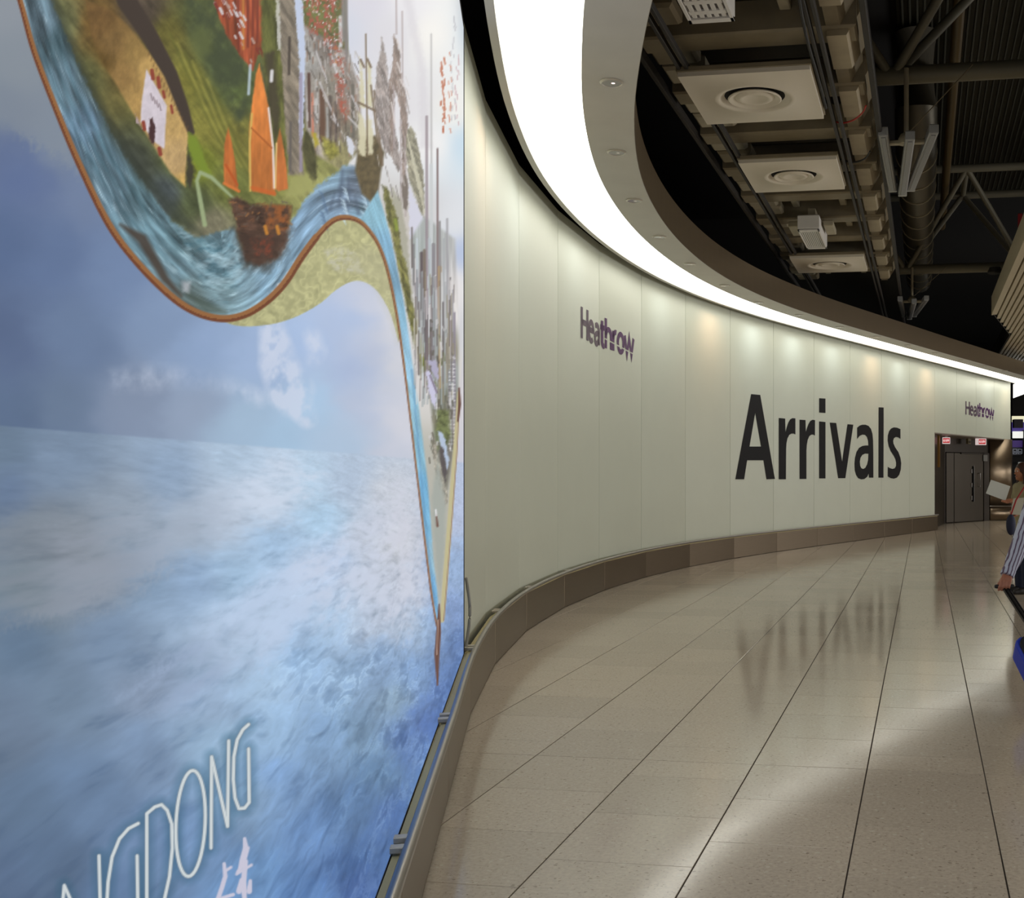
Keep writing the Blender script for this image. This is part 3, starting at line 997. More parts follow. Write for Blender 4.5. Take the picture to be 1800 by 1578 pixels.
wc = wc * (.88 + .30 * s_[..., None] + .34 * s2_[..., None]) + np.clip(fbm(al_ / 40, ax_ / 5, 3, 83) - .22, 0, 1)[..., None] * .36
wc = wc * (1 - .5 * np.clip(fbm(al_ / 60, ax_ / 7, 3, 86) - .22, 0, 1)[..., None])
wc = wc * .74 + wc.mean(-1, keepdims=True) * .26 * np.array([.95, 1.0, 1.02])
cv.put(w, m, np.clip(wc, 0, 1))
cv.line([(84, -30), (118, 60), (150, 140), (196, 232), (250, 312), (310, 376), (352, 412)], (5, 6, 8, 9, 9, 8, 3), (54, 60, 52), 14, .6)
for k_, (o_, op_) in enumerate(((-14, .35), (-30, .3), (-44, .28))):
    cv.line([(112 + o_, 60 - o_ * .3), (150 + o_, 160 - o_ * .35), (200 + o_, 258 - o_ * .4), (262 + o_, 352 - o_ * .5), (330 + o_ * .6, 430 - o_ * .8)], (1, 2.6, 3.4, 2.6, .8), (52, 84, 96), 6, op_)
w, xx, yy, m = cv.poly_mask([(300, 395), (350, 415), (420, 430), (440, 470), (400, 530), (360, 500)], 20)
cv.put(w, m * np.clip(1.1 * fbm(xx / 22, yy / 9, 3, 84), 0, 1), (52, 92, 108))
cv.put(w, m * np.clip(1.1 * fbm(xx / 22, yy / 9, 3, 85), 0, 1), (176, 206, 218))
cv.line([(212, 395), (250, 420), (290, 490), (318, 520)], (2, 9, 7, 2), (70, 58, 50), 8, .85)
cv.line([(332, 518), (365, 540), (395, 548)], (4, 10, 3), (78, 92, 86), 10, .8)
w, xx, yy, m = cv.poly_mask([(320, 495), (335, 495), (332, 514), (322, 512)], 8)
cv.put(w, m * .6, (206, 206, 214))
w, xx, yy, m = cv.poly_mask([(412, 400), (430, 470), (470, 476), (500, 446), (514, 396), (480, 420)], 18, 3)
cv.put(w, m * .8, (62, 62, 58))
for pts_, r_c in (([(602, 300), (600, 330), (596, 362)], (1.5, 5, 2)), ([(612, 312), (614, 340), (610, 372)], (1, 3, 1)), ([(588, 340), (580, 368)], (1, 3)), ([(624, 345), (630, 375)], (1, 3))):
    cv.line(pts_, r_c, (78, 92, 112), 7, .7)
for k_ in range(26):
    x_ = 560 + (k_ * 37) % 110
    y_ = 318 + (k_ * 53) % 62 + abs(x_ - 610) * .35
    cv.line([(x_, y_), (x_ + 6, y_ + 5), (x_ + 9, y_ + 12)], (.5, 1.8, .5), (196, 218, 232) if k_ % 3 else (84, 110, 140), 2.5, .7)
# junk with three orange sails
cv.poly([(402, 352), (418, 346), (440, 360), (475, 360), (513, 362), (507, 400), (503, 428), (488, 452), (455, 466), (432, 458), (422, 420), (412, 385)], (82, 60, 49), 7, 1, streak(10, 14, 6, .5, 91, 4), 2)
cv.poly([(418, 410), (500, 412), (486, 452), (456, 464), (434, 456)], (66, 50, 44), 16, .7)
r_ = random.Random(9)
for k in range(46):
    x_, y_ = r_.uniform(408, 508), r_.uniform(352, 400)
    cv.line([(x_, y_), (x_ + r_.uniform(-9, 9), y_ + r_.uniform(-2, 5))], r_.uniform(.7, 1.8), r_.choice([(120, 78, 52), (58, 44, 40), (150, 104, 62), (98, 86, 76), (70, 50, 42)]), 2.2, .7)
w, xx, yy, m = cv.poly_mask([(462, 358), (512, 362), (506, 402), (470, 412)], 6)
cv.put(w, m * np.clip(.5 + 1.2 * fbm(xx / 6, yy / 9, 3, 92), 0, 1), (142, 84, 44))
w, xx, yy, m = cv.poly_mask([(440, 420), (480, 415), (478, 450), (450, 455)], 8)
cv.put(w, m * np.clip(.2 + 1.2 * fbm(xx / 7, yy / 7, 3, 93), 0, 1), (128, 62, 44))
for x_ in (466, 487):
    cv.line([(x_, 398), (x_ + 3, 410)], 3, (186, 124, 50), 3)
for pts, c in (([(401, 224), (407, 248), (414, 290), (419, 334), (402, 330), (394, 322), (393, 288), (395, 250)], (198, 112, 56)), ([(456, 112), (464, 150), (472, 186), (478, 240), (483, 300), (484, 344), (462, 340), (443, 336), (438, 300), (438, 230), (443, 180), (450, 130)], (204, 122, 60)),
               ([(492, 226), (499, 262), (504, 296), (506, 332), (490, 336), (484, 332), (484, 280), (487, 250)], (198, 116, 60))):
    cv.poly(pts, c, 3, 1, lambda X, Y: .16 * fbm(X / 14, Y / 30, 3, 94) + .14 * fbm(X / 5, Y / 60, 2, 95) - .0010 * (Y - 230), .4)
cv.line([(443, 200), (439, 250), (440, 335)], 1.8, (206, 172, 92), 2.5)
cv.line([(472, 190), (480, 260), (482, 330)], 1.8, (226, 210, 204), 2.5)
cv.line([(486, 252), (484, 330)], 1.4, (222, 186, 120), 2.5)
cv.line([(442, 225), (478, 260)], 1.3, (160, 86, 40), 2)
cv.line([(397, 290), (417, 325)], 2, (176, 82, 36), 3)
cv.line([(444, 330), (482, 340)], 3.5, (196, 96, 42), 4, .8)
cv.line([(394, 322), (420, 336)], 2.5, (206, 116, 56), 3)
cv.line([(440, 115), (437, 165)], 2.5, (190, 206, 222), 3, .8)
# tall ship with cream sails
w, xx, yy, m = cv.poly_mask([(632, 240), (660, 238), (676, 268), (670, 300), (664, 345), (652, 355), (636, 340), (624, 300)], 5)
cv.put(w, m, np.clip(np.array([96, 84, 60]) / 255 * (1 + .25 * fbm(xx / 6, yy / 8, 3, 95)[..., None]), 0, 1))
for pts in ([(632, 100), (637, 110), (640, 185), (634, 185)], [(646, 100), (651, 112), (655, 188), (646, 186)], [(630, 196), (640, 208), (645, 240), (642, 275), (630, 270)], [(645, 198), (652, 212), (657, 245), (655, 272), (646, 270)], [(633, 150), (640, 152), (641, 190), (633, 188)]):
    cv.poly(pts, (206, 200, 170), 4, .95)
for a, b, r in (((643, 60), (646, 270), 1.4), ((630, 180), (662, 196), 2), ((634, 105), (640, 118), 2), ((646, 104), (652, 118), 2), ((658, 160), (672, 290), 2.2), ((652, 150), (664, 250), 1.6)):
    cv.line([a, b], r, (112, 94, 74), 2, .85)
# grey cathedral, stone gates
sp = [(660, 190), (662, 120), (668, 95), (671, 66), (675, 78), (680, 110), (684, 160), (690, 200), (700, 260), (706, 290), (700, 302), (690, 280), (676, 262), (664, 230)]
cv.poly(sp, (152, 142, 138), 3, 1, streak(70, 16, 3, .35, 96, 3))
cv.poly([(684, 140), (690, 120), (692, 60), (697, 70), (704, 100), (706, 140), (713, 160), (717, 220), (714, 300), (711, 360), (706, 330), (706, 215), (700, 170), (694, 160), (692, 210), (690, 280), (686, 260), (685, 200)], (146, 130, 122), 3, 1, streak(75, 16, 3, .3, 97, 3))
for x_, y0, y1 in ((696, -45, 60), (707, 20, 150), (692, 150, 260), (704, 210, 360), (712, 240, 380)):
    cv.line([(x_, y0), (x_ + 1, y1)], 1.3, (166, 152, 152), 2, .8)
cv.poly([(706, 330), (712, 300), (718, 330), (716, 372), (709, 366)], (118, 108, 100), 3)
for a, b in (((698, 70), (706, 92)), ((698, 110), (704, 128)), ((704, 140), (716, 165)), ((688, 180), (694, 215))):
    cv.line([a, b], 1.6, (216, 208, 206), 2, .8)
# great steel arch bridge
arch = [(716, 228), (722, 222), (730, 236), (738, 268), (743, 300), (746, 340), (745, 385), (738, 370), (728, 340), (718, 315), (713, 270)]
cv.poly(arch, (142, 138, 120), 3, 1, streak(60, 10, 3, .4, 98, 3))
for k in range(7):
    cv.line([(716 + k * 4, 236 + k * 14), (726 + k * 3.2, 290 + k * 14)], 1.2, (196, 192, 170), 1.6, .8)
cv.poly([(718, 325), (745, 385), (746, 420), (720, 420)], (206, 206, 220), 3)
# right river
rv = RIMS[RIMS.index(min(RIMS, key=lambda p: abs(p[0] - 632) + abs(p[1] - 389))):] + [(772, 1092), (770, 1050), (762, 980), (756, 900), (752, 850), (744, 780), (737, 720), (729, 670), (720, 600), (710, 530), (698, 470), (688, 420), (676, 375), (664, 335), (654, 350)]
w, xx, yy, m = cv.poly_mask(rv, 4)
rc = field(xx, yy, [(660, 370, 140, 186, 206), (680, 440, 128, 172, 200), (690, 480, 120, 160, 186), (705, 540, 136, 182, 208), (716, 620, 146, 190, 216), (730, 720, 142, 186, 206), (738, 800, 136, 186, 210), (744, 860, 118, 178, 216), (752, 920, 122, 178, 212), (760, 980, 142, 180, 200), (764, 1040, 118, 174, 216)], 14)
cv.put(w, m, np.clip(rc * (1 + .2 * streak(72, 50, 4, 1, 99, 4)(xx, yy)[..., None]), 0, 1))
cv.line([(724, 650), (735, 780), (752, 960), (764, 1060)], 1.6, (92, 138, 178), 4, .6)
# far bank
cv.poly([(690, 330), (704, 350), (716, 420), (726, 520), (738, 620), (748, 650), (740, 660), (728, 620), (716, 540), (700, 470), (690, 400)], (160, 158, 140), 5, .8)
cv.poly([(672, 325), (682, 330), (698, 380), (706, 440), (716, 470), (724, 530), (738, 590), (748, 640), (744, 660), (734, 625), (720, 570), (706, 500), (694, 440), (680, 380)], (114, 112, 66), 4, 1, streak(70, 12, 4, .55, 101, 3))
for x_, y_ in ((695, 395), (734, 560), (741, 605), (746, 640)):
    cv.line([(x_, y_ - 9), (x_ + 2, y_ + 9)], 3, (134, 148, 58), 4, .9)
w, xx, yy, m = cv.poly_mask([(722, 420), (746, 380), (800, 420), (806, 560), (806, 700), (796, 800), (786, 860), (772, 840), (762, 760), (752, 660), (738, 580), (726, 500)], 6)
bc = field(xx, yy, [(730, 450, 164, 172, 170), (745, 500, 160, 156, 160), (760, 480, 168, 170, 172), (780, 500, 206, 202, 202), (800, 540, 218, 214, 212), (760, 600, 150, 156, 158), (775, 620, 150, 142, 120), (785, 660, 150, 156, 156), (770, 700, 120, 122, 110), (790, 740, 122, 116, 100), (765, 780, 116, 124, 100), (780, 800, 120, 116, 110)], 10)
cv.put(w, m, np.clip(bc * (1 + .14 * streak(89, 60, 2.6, 1, 102, 3)(xx, yy)[..., None]), 0, 1))
for x_, y0, y1, r, c in ((750, 205, 660, 2.2, (142, 128, 136)), (758, 60, 400, 1.5, (178, 176, 176)), (758, 290, 480, 3, (196, 200, 202)), (769, 262, 640, 2.0, (126, 108, 110)), (762, 430, 700, 3.4, (130, 126, 132)), (741, 445, 560, 3, (84, 70, 74)), (746, 440, 520, 2.4, (110, 96, 84)), (773, 390, 520, 2, (134, 132, 134)), (773, 470, 680, 3.2, (168, 144, 106)),
                         (755, 420, 640, 2.6, (176, 184, 190)), (780, 420, 640, 1.6, (160, 164, 168)), (786, 385, 660, 1.8, (150, 148, 154)), (791, 510, 700, 1.4, (140, 142, 150)), (796, 510, 720, 1.3, (150, 148, 156)), (799, 550, 800, 1.8, (136, 128, 142)), (724, 400, 470, 1.4, (96, 84, 82)), (727, 430, 500, 1.8, (120, 118, 120)), (733, 420, 560, 2, (188, 196, 202)), (768, 560, 690, 3, (132, 132, 128)), (738, 500, 620, 2, (168, 176, 178))):
    cv.line([(x_, y0), (x_ + .5, y1)], r, c, 2, .9)
for x_ in (791, 797):
    for k in range(22):
        cv.line([(x_ - 2, 640 + k * 7), (x_ + 2, 641 + k * 7)], 1.0, (226, 224, 226), 1.4, .9)
r_ = random.Random(14)
for k in range(150):
    x_ = r_.uniform(728, 799)
    y0_ = r_.uniform(430 + (x_ - 728) * .8, 720)
    L_ = r_.uniform(15, 110)
    cv.line([(x_, y0_), (x_ + .6, min(y0_ + L_, 640 + (x_ - 728) * 2.4))], r_.uniform(.5, 1.6), r_.choice([(120, 118, 124), (190, 196, 200), (104, 92, 92), (160, 168, 170), (216, 212, 212), (140, 132, 112), (92, 84, 88)]), 1.6, .75)
for k in range(60):
    x_, y_ = r_.uniform(752, 796), r_.uniform(560, 840)
    cv.line([(x_, y_), (x_ + r_.uniform(-2, 4), y_ + r_.uniform(3, 14))], r_.uniform(.7, 2), r_.choice([(112, 116, 84), (90, 84, 76), (206, 204, 206), (134, 130, 116), (78, 76, 66)]), 1.8, .7)
for k in range(70):
    x_ = r_.uniform(662, 716)
    y_ = r_.uniform(90 + abs(x_ - 671) * 1.0, 330)
    cv.line([(x_, y_), (x_ + r_.uniform(2, 6), y_ + r_.uniform(10, 26))], r_.uniform(.5, 1.2), r_.choice([(120, 110, 106), (188, 180, 176), (104, 96, 92), (206, 200, 200)]), 1.6, .6)
# shell roofs on the waterfront
cv.poly([(748, 648), (756, 655), (764, 676), (767, 700), (765, 718), (759, 706), (753, 684)], (198, 196, 220), 2.5)
cv.poly([(752, 635), (766, 632), (770, 650), (771, 668), (764, 660)], (170, 166, 190), 2.5)
cv.line([(756, 660), (768, 690)], 1.6, (110, 96, 116), 2, .8)
cv.poly([(768, 720), (790, 720), (792, 770), (778, 790), (766, 756)], (96, 104, 66), 6, .9, streak(40, 6, 5, .5, 103, 3))
cv.poly([(770, 758), (780, 762), (790, 810), (786, 826), (778, 800)], (176, 190, 212), 3)
cv.poly([(772, 778), (780, 790), (786, 832), (782, 850), (774, 820)], (88, 82, 84), 3)
cv.poly([(764, 770), (770, 800), (788, 880), (782, 890), (766, 830), (760, 790)], (150, 144, 132), 3, 1, streak(70, 8, 3, .5, 104, 3))
cv.poly([(758, 880), (770, 800), (784, 886), (782, 980), (774, 1060), (766, 1000)], (160, 166, 160), 8, .85)
cv.line([(767, 905), (769, 924)], (1.2, 2.4), (116, 88, 80), 2)
cv.line([(766, 896), (767, 906)], 1.4, (222, 222, 224), 2)
# red running-hand inscription (brush dashes)
r_ = random.Random(5)
for cx_, y0, y1, col, n_, r0 in ((779, 98, 228, (176, 92, 60), 22, 1.6), (790, 92, 228, (190, 120, 98), 12, 1.1), (796, 20, 215, (170, 170, 178), 16, 1.0), (803, 90, 215, (184, 150, 158), 12, 1.0)):
    for k in range(n_):
        yk = y0 + (y1 - y0) * (k + r_.random()) / n_
        xk = cx_ + r_.uniform(-3.4, 3.4)
        cv.line([(xk, yk), (xk + r_.uniform(-1, 2.5), yk + r_.uniform(5, 11))], r0 * r_.uniform(.6, 1.2), col, 1.6, .85)
# brown scroll edge and end roller
w, xx, yy, m, sd_, _ = cv.line_mask(RIMS, [4.8 + 1.6 * max(0, min(1, p[1] / 480)) * (p[0] < 560) - 3.2 * max(0, min(1, (p[0] - 600) / 120)) for p in RIMS], 2.2)
edge = np.where((sd_ > -.8)[..., None], np.array([146, 100, 62]), np.array([112, 66, 44])) / 255
cv.put(w, m, edge)
cv.line([(806, 690), (801, 780), (792, 900), (782, 1030), (777, 1090)], (2.2, 3.8, 4.4, 4.6, 4), (190, 182, 142), 2.2)
cv.line([(808, 690), (803.6, 790), (795, 905), (785, 1030), (780, 1090)], .9, (150, 122, 104), 1.6)
cv.line([(807, 682), (808, 710), (805, 740)], (1.4, 2.6, 1.6), (96, 62, 56), 2)
cv.line([(772, 1062), (771, 1110), (768, 1150), (769, 1204)], (1.2, 4.4, 4.6, 1.4), (104, 74, 66), 2)
cv.line([(770, 1090), (768, 1150)], .9, (168, 140, 128), 1.4)


# --- thin capitals N G D O N G with a soft dark halo, and two brush characters
def arc(cx_, cy_, rx, ry, a0, a1, n_=22):
    return [(cx_ + rx * math.cos(math.radians(a0 + (a1 - a0) * k / n_)), cy_ - ry * math.sin(math.radians(a0 + (a1 - a0) * k / n_))) for k in range(n_ + 1)]


def shear(pts, x0, k):
    return [(x, y - k * (x - x0)) for x, y in pts]


CAPS = [
    [(105, 1640), (113, 1556), (150, 1640), (176, 1600)], [(174, 1504), (178, 1660)],
    [(243, 1447), (226, 1456), (210, 1474), (197, 1506), (190, 1550), (187, 1600), (190, 1650)], [(241, 1504), (243, 1640)],
    [(258, 1640), (258, 1430), (272, 1418), (284, 1414), (294, 1424), (302, 1448), (303, 1490), (298, 1540), (288, 1585), (274, 1622), (258, 1645)],
    shear(arc(335, 1447, 26, 92, 90, 450, 40), 335, .55),
    [(371, 1490), (372, 1330), (400, 1452), (402, 1302)],
    [(437, 1273), (427, 1282), (417, 1300), (411, 1330), (410, 1370), (413, 1402), (420, 1421), (430, 1420), (438, 1410), (437, 1316)],
]
for st in CAPS:
    cv.line(st, 9, (52, 92, 116), 22, .55)
for st in CAPS:
    cv.line(st, 3.7, (120, 134, 150), 2.5)
    cv.line(st, 2.7, (204, 212, 214), 2)
for st, r in (([(430, 1474), (432, 1490), (426, 1512), (421, 1528)], (3, 5, 5, 3)), ([(436, 1490), (428, 1520), (418, 1532)], 3), ([(432, 1514), (428, 1548), (430, 1584)], (4, 5, 4)), ([(424, 1546), (420, 1566)], (3, 5)), ([(440, 1548), (438, 1566)], (3, 5)), ([(416, 1536), (442, 1520)], 2.5),
              ([(394, 1518), (396, 1540), (390, 1560), (383, 1580)], (3, 4, 4, 4)), ([(397, 1530), (406, 1524)], 2.5), ([(372, 1584), (410, 1572)], 3)):
    cv.line(st, r, (198, 196, 214), 2.5)

# --- carry the print onto the lightbox face
MA, MS = 0.4164, 0.2112                      # face plane: xc = -MA - MS * yc in lens-axis coordinates
MZ0, MZ1, MY1 = 0.385, 4.335, 6.79
def face_y(px):
    return MA / ((CX - px) / F - MS)


cols = [x for x in cv.xs if face_y(x) < MY1 - .004] + [None]
Yc = np.array([face_y(x) if x is not None else MY1 for x in cols])
ci = np.array([np.searchsorted(cv.xs, x) if x is not None else len(cv.xs) - 1 for x in cols])
zrow = EYE - (cv.ys[None, :] - CY) / F * Yc[:, None]
zrow = np.concatenate([np.full((len(cols), 1), 9.0), zrow, np.full((len(cols), 1), -9.0)], 1)
zrow = np.clip(zrow, MZ0, MZ1)
ri = np.concatenate([[0], np.arange(len(cv.ys)), [len(cv.ys) - 1]])
# the box runs on past the viewer
Yc = np.concatenate([[-1.2, 0.3, 0.6], Yc])
zrow = np.concatenate([zrow[:1]] * 3 + [zrow], 0)
ci = np.concatenate([[0, 0, 0], ci])
nc, nr = zrow.shape
xc = -MA - MS * Yc
wx, wy = xc * CT - Yc * ST, xc * ST + Yc * CT
co = np.stack([np.repeat(wx, nr), np.repeat(wy, nr), zrow.ravel()], 1)
colr = cv.img[ri][:, ci].transpose(1, 0, 2).reshape(-1, 3)
colr = np.clip(colr, 0, 1)
colr = np.where(colr <= 0.04045, colr / 12.92, ((colr + 0.055) / 1.055) ** 2.4)
I, J = np.meshgrid(np.arange(nc - 1), np.arange(nr - 1), indexing='ij')
quad = np.stack([I * nr + J + 1, (I + 1) * nr + J + 1, (I + 1) * nr + J, I * nr + J], -1).reshape(-1, 4)
zz = co[:, 2]
ok = ((zz[quad[:, 3]] - zz[quad[:, 0]]) > 1e-5) | ((zz[quad[:, 2]] - zz[quad[:, 1]]) > 1e-5)
quad = quad[ok]
used = np.unique(quad)
remap = np.full(len(co), -1)
remap[used] = np.arange(len(used))
quad, co, colr = remap[quad], co[used], colr[used]
me = bpy.data.meshes.new('printed_face')
me.vertices.add(len(co))
me.vertices.foreach_set('co', co.ravel())
me.loops.add(quad.size)
me.loops.foreach_set('vertex_index', quad.ravel())
me.polygons.add(len(quad))
me.polygons.foreach_set('loop_start', np.arange(0, quad.size, 4))
me.polygons.foreach_set('loop_total', np.full(len(quad), 4))
me.update(calc_edges=True)
ca = me.color_attributes.new('print', 'FLOAT_COLOR', 'POINT')
ca.data.foreach_set('color', np.concatenate([colr, np.ones((len(colr), 1))], 1).ravel())
mm = bpy.data.materials.new('backlit_print')
mm.use_nodes = True
nt = mm.node_tree
at = nt.nodes.new('ShaderNodeAttribute')
at.attribute_name = 'print'
b_ = nt.nodes['Principled BSDF']
b_.inputs['Base Color'].default_value = (0, 0, 0, 1)
b_.inputs['Roughness'].default_value = 0.5
b_.inputs['Specular IOR Level'].default_value = 0.03
nt.links.new(at.outputs['Color'], b_.inputs['Emission Color'])
b_.inputs['Emission Strength'].default_value = MURAL
me.materials.append(mm)
box = thing('poster_lightbox', 'huge backlit poster of a blue sea and an unrolling painted scroll on the left wall', 'poster')
po = bpy.data.objects.new('printed_face', me)
sc.collection.objects.link(po)
po.parent = box


def mpt(yc, off, z):
    """point on the lightbox plane at lens-axis depth yc, pushed back by off"""
    L = math.hypot(1, MS)
    return cam2w(-MA - MS * yc - off / L, yc - off * MS / L, z)


tdir = (mpt(2, 0, 0) - mpt(1, 0, 0)).normalized()
ndir = Vector((tdir.y, -tdir.x, 0))
mid = (mpt(-1.2, 0.033, 0) + mpt(MY1, 0.033, 0)) / 2
Lm = (mpt(MY1, 0, 0) - mpt(-1.2, 0, 0)).length
obj('case', MB().box(mid + UP * ((MZ0 + MZ1) / 2), (Lm, .06, MZ1 - MZ0), (tdir, ndir, UP)), mat('lightbox_case', (88, 88, 84), 0.5, 0.4), box)
M_FRAME = mat('lightbox_frame', (28, 25, 27), 0.5)
for nm, z in (('bottom_frame_shade', MZ0 - .017), ('top_frame', MZ1 + .017)):  # bottom strip deepened as a black stand-in for the shaded gap below
    obj(nm, MB().box(mid + UP * z, (Lm + .01, .07, .034), (tdir, ndir, UP)), M_FRAME, box)
obj('end_frame', MB().box(mpt(MY1, .03, (MZ0 + MZ1) / 2) + tdir * .004, (.008, .07, MZ1 - MZ0), (tdir, ndir, UP)), M_FRAME, box)

# ------------------------------------------------------------------ vinyl lettering on the wall
ARC = [0.0]
for a, b in zip(WALLP[:-1], WALLP[1:]):
    ARC.append(ARC[-1] + (b - a).length)


def wall_hit(px, py):
    """arc length along the wall and height where a sight line meets it"""
    d = cam2w((px - CX) / F, 1, 0)
    d2 = Vector((d.x, d.y))
    for i in range(I0 - 1, len(WALLP) - 1):
        a, e = WALLP[i], WALLP[i + 1] - WALLP[i]
        den = d2.x * e.y - d2.y * e.x
        if abs(den) < 1e-9:
            continue
        k = (a.x * e.y - a.y * e.x) / den
        u = (a.x * d2.y - a.y * d2.x) / den
        if k > 0 and -1e-6 <= u <= 1 + 1e-6:
            return ARC[i] + u * e.length, EYE - (py - CY) / F * k
    return None


def wall_pt(s, z, off):
    for i in range(len(WALLP) - 1):
        if s <= ARC[i + 1] or i == len(WALLP) - 2:
            t = (WALLP[i + 1] - WALLP[i]).normalized()
            p = WALLP[i] + t * (s - ARC[i]) + Vector((t.y, -t.x)) * off
            return v3(p, z)


def vinyl(name, loops_list, m, parent, off=0.004, cut=None):
    """loops_list: list of [outer, hole...] polygons in (s, z); cut: ((s,z),(s,z),width) slash removed"""
    bm = bmesh.new()
    for loops in loops_list:
        polys = [[Vector((s, z, 0)) for s, z in lp] for lp in loops]
        vs = [bm.verts.new(p) for lp in polys for p in lp]
        for tri in tessellate_polygon(polys):
            try:
                bm.faces.new([vs[i] for i in tri])
            except ValueError:
                pass
    for s in ARC:
        bmesh.ops.bisect_plane(bm, geom=bm.verts[:] + bm.edges[:] + bm.faces[:], plane_co=(s, 0, 0), plane_no=(1, 0, 0))
    if cut:
        (s0, z0), (s1, z1), wd_ = cut
        nn = Vector((-(z1 - z0), s1 - s0, 0)).normalized()
        bmesh.ops.bisect_plane(bm, geom=bm.verts[:] + bm.edges[:] + bm.faces[:], plane_co=(s0, z0, 0), plane_no=nn)
        bmesh.ops.bisect_plane(bm, geom=bm.verts[:] + bm.edges[:] + bm.faces[:], plane_co=Vector((s0, z0, 0)) + nn * wd_, plane_no=nn)
        dead = [f for f in bm.faces if 0 < (f.calc_center_median() - Vector((s0, z0, 0))).dot(nn) < wd_]
        bmesh.ops.delete(bm, geom=dead, context='FACES')
    mb = MB()
    idx = {}
    for f in bm.faces:
        sm = f.calc_center_median().x
        seg = max(i for i in range(len(ARC)) if ARC[i] <= sm + 1e-6) if sm > 0 else 0
        seg = min(seg, len(WALLP) - 2)
        t = (WALLP[seg + 1] - WALLP[seg]).normalized()
        k = len(mb.v)
        n_ = Vector((t.y, -t.x))
        top = [v3(WALLP[seg] + t * (v.co.x - ARC[seg]) + n_ * off, v.co.y) for v in f.verts]
        mb.v += [tuple(p) for p in top]
        mb.f.append(tuple(range(k, k + len(top))))
    bm.free()
    return obj(name, mb, m, parent)


def cr(pts, k=5, closed=True):
    return pts


M_BLACK = mat('black_vinyl', (18, 15, 16), 0.6, spec=.2)
M_PURPLE = mat('purple_vinyl', (84, 42, 92), 0.5)
M_GREYV = mat('grey_vinyl', (92, 74, 88), 0.5)
ARR = [
    ('A', [[(118, 965), (265, 172), (350, 180), (487, 962), (408, 965), (380, 788), (228, 788), (200, 965)], [(250, 660), (357, 660), (303, 348)]]),
    ('r', [[(522, 394), (582, 400), (585, 525), (597, 480), (610, 440), (628, 408), (648, 396), (677, 398), (677, 548), (660, 539), (640, 540), (620, 552), (603, 585), (594, 630), (591, 680), (589, 965), (522, 965)]]),
    ('r', [[(716, 410), (771, 414), (774, 525), (786, 485), (800, 448), (818, 420), (838, 411), (860, 415), (859, 558), (842, 549), (824, 550), (806, 564), (791, 600), (783, 650), (780, 700), (780, 962), (716, 962)]]),
    ('i', [[(898, 210), (957, 214), (957, 348), (898, 344)]], [[(898, 426), (957, 432), (957, 957), (898, 957)]]),
    ('v', [[(997, 437), (1057, 441), (1112, 800), (1162, 452), (1216, 457), (1142, 955), (1075, 955)]]),
    ('a', [[(1252, 485), (1275, 465), (1300, 457), (1330, 457), (1358, 468), (1380, 495), (1394, 540), (1400, 600), (1402, 700), (1403, 950), (1362, 950), (1359, 912), (1345, 942), (1320, 962), (1290, 966), (1262, 955), (1242, 925), (1230, 880), (1227, 820), (1232, 765), (1246, 710), (1270, 672), (1300, 655), (1330, 650), (1357, 650), (1354, 605), (1343, 570), (1325, 552), (1300, 549), (1273, 562), (1252, 590)],
           [(1357, 727), (1325, 726), (1300, 738), (1283, 765), (1277, 800), (1280, 838), (1290, 860), (1308, 869), (1328, 858), (1345, 825), (1354, 785)]]),
    ('l', [[(1452, 295), (1499, 297), (1497, 950), (1450, 950)]]),
    ('s', [[(1655, 498), (1655, 590), (1635, 575), (1612, 571), (1595, 582), (1587, 606), (1590, 632), (1606, 668), (1636, 712), (1655, 765), (1662, 815), (1658, 875), (1644, 922), (1622, 950), (1595, 959), (1565, 955), (1537, 938), (1537, 848), (1556, 860), (1580, 868), (1602, 862), (1614, 840), (1615, 812), (1608, 778), (1592, 745), (1565, 705), (1545, 655), (1536, 605), (1538, 555), (1550, 515), (1568, 492), (1592, 482), (1622, 484)]]),
]
pA = wall_hit(1437, 840)
c = wall_pt(pA[0], pA[1], 0)
arr = thing('arrivals_lettering', 'huge black word Arrivals applied across the pale curved wall panels', 'sign', c)
for nm, *shapes in ARR:
    loops = [[[wall_hit(1270 + x / 5.294, 660 + y / 5.294) for x, y in lp] for lp in sh] for sh in shapes]
    vinyl('letter', loops, M_BLACK, arr)

# monoline letters (x, y in em, x-height .72, cap 1.0)
def ell(cx_, cy_, rx, ry, a0=0, a1=360, n_=20):
    return [(cx_ + rx * math.cos(math.radians(a0 + (a1 - a0) * k / n_)), cy_ + ry * math.sin(math.radians(a0 + (a1 - a0) * k / n_))) for k in range(n_ + 1)]


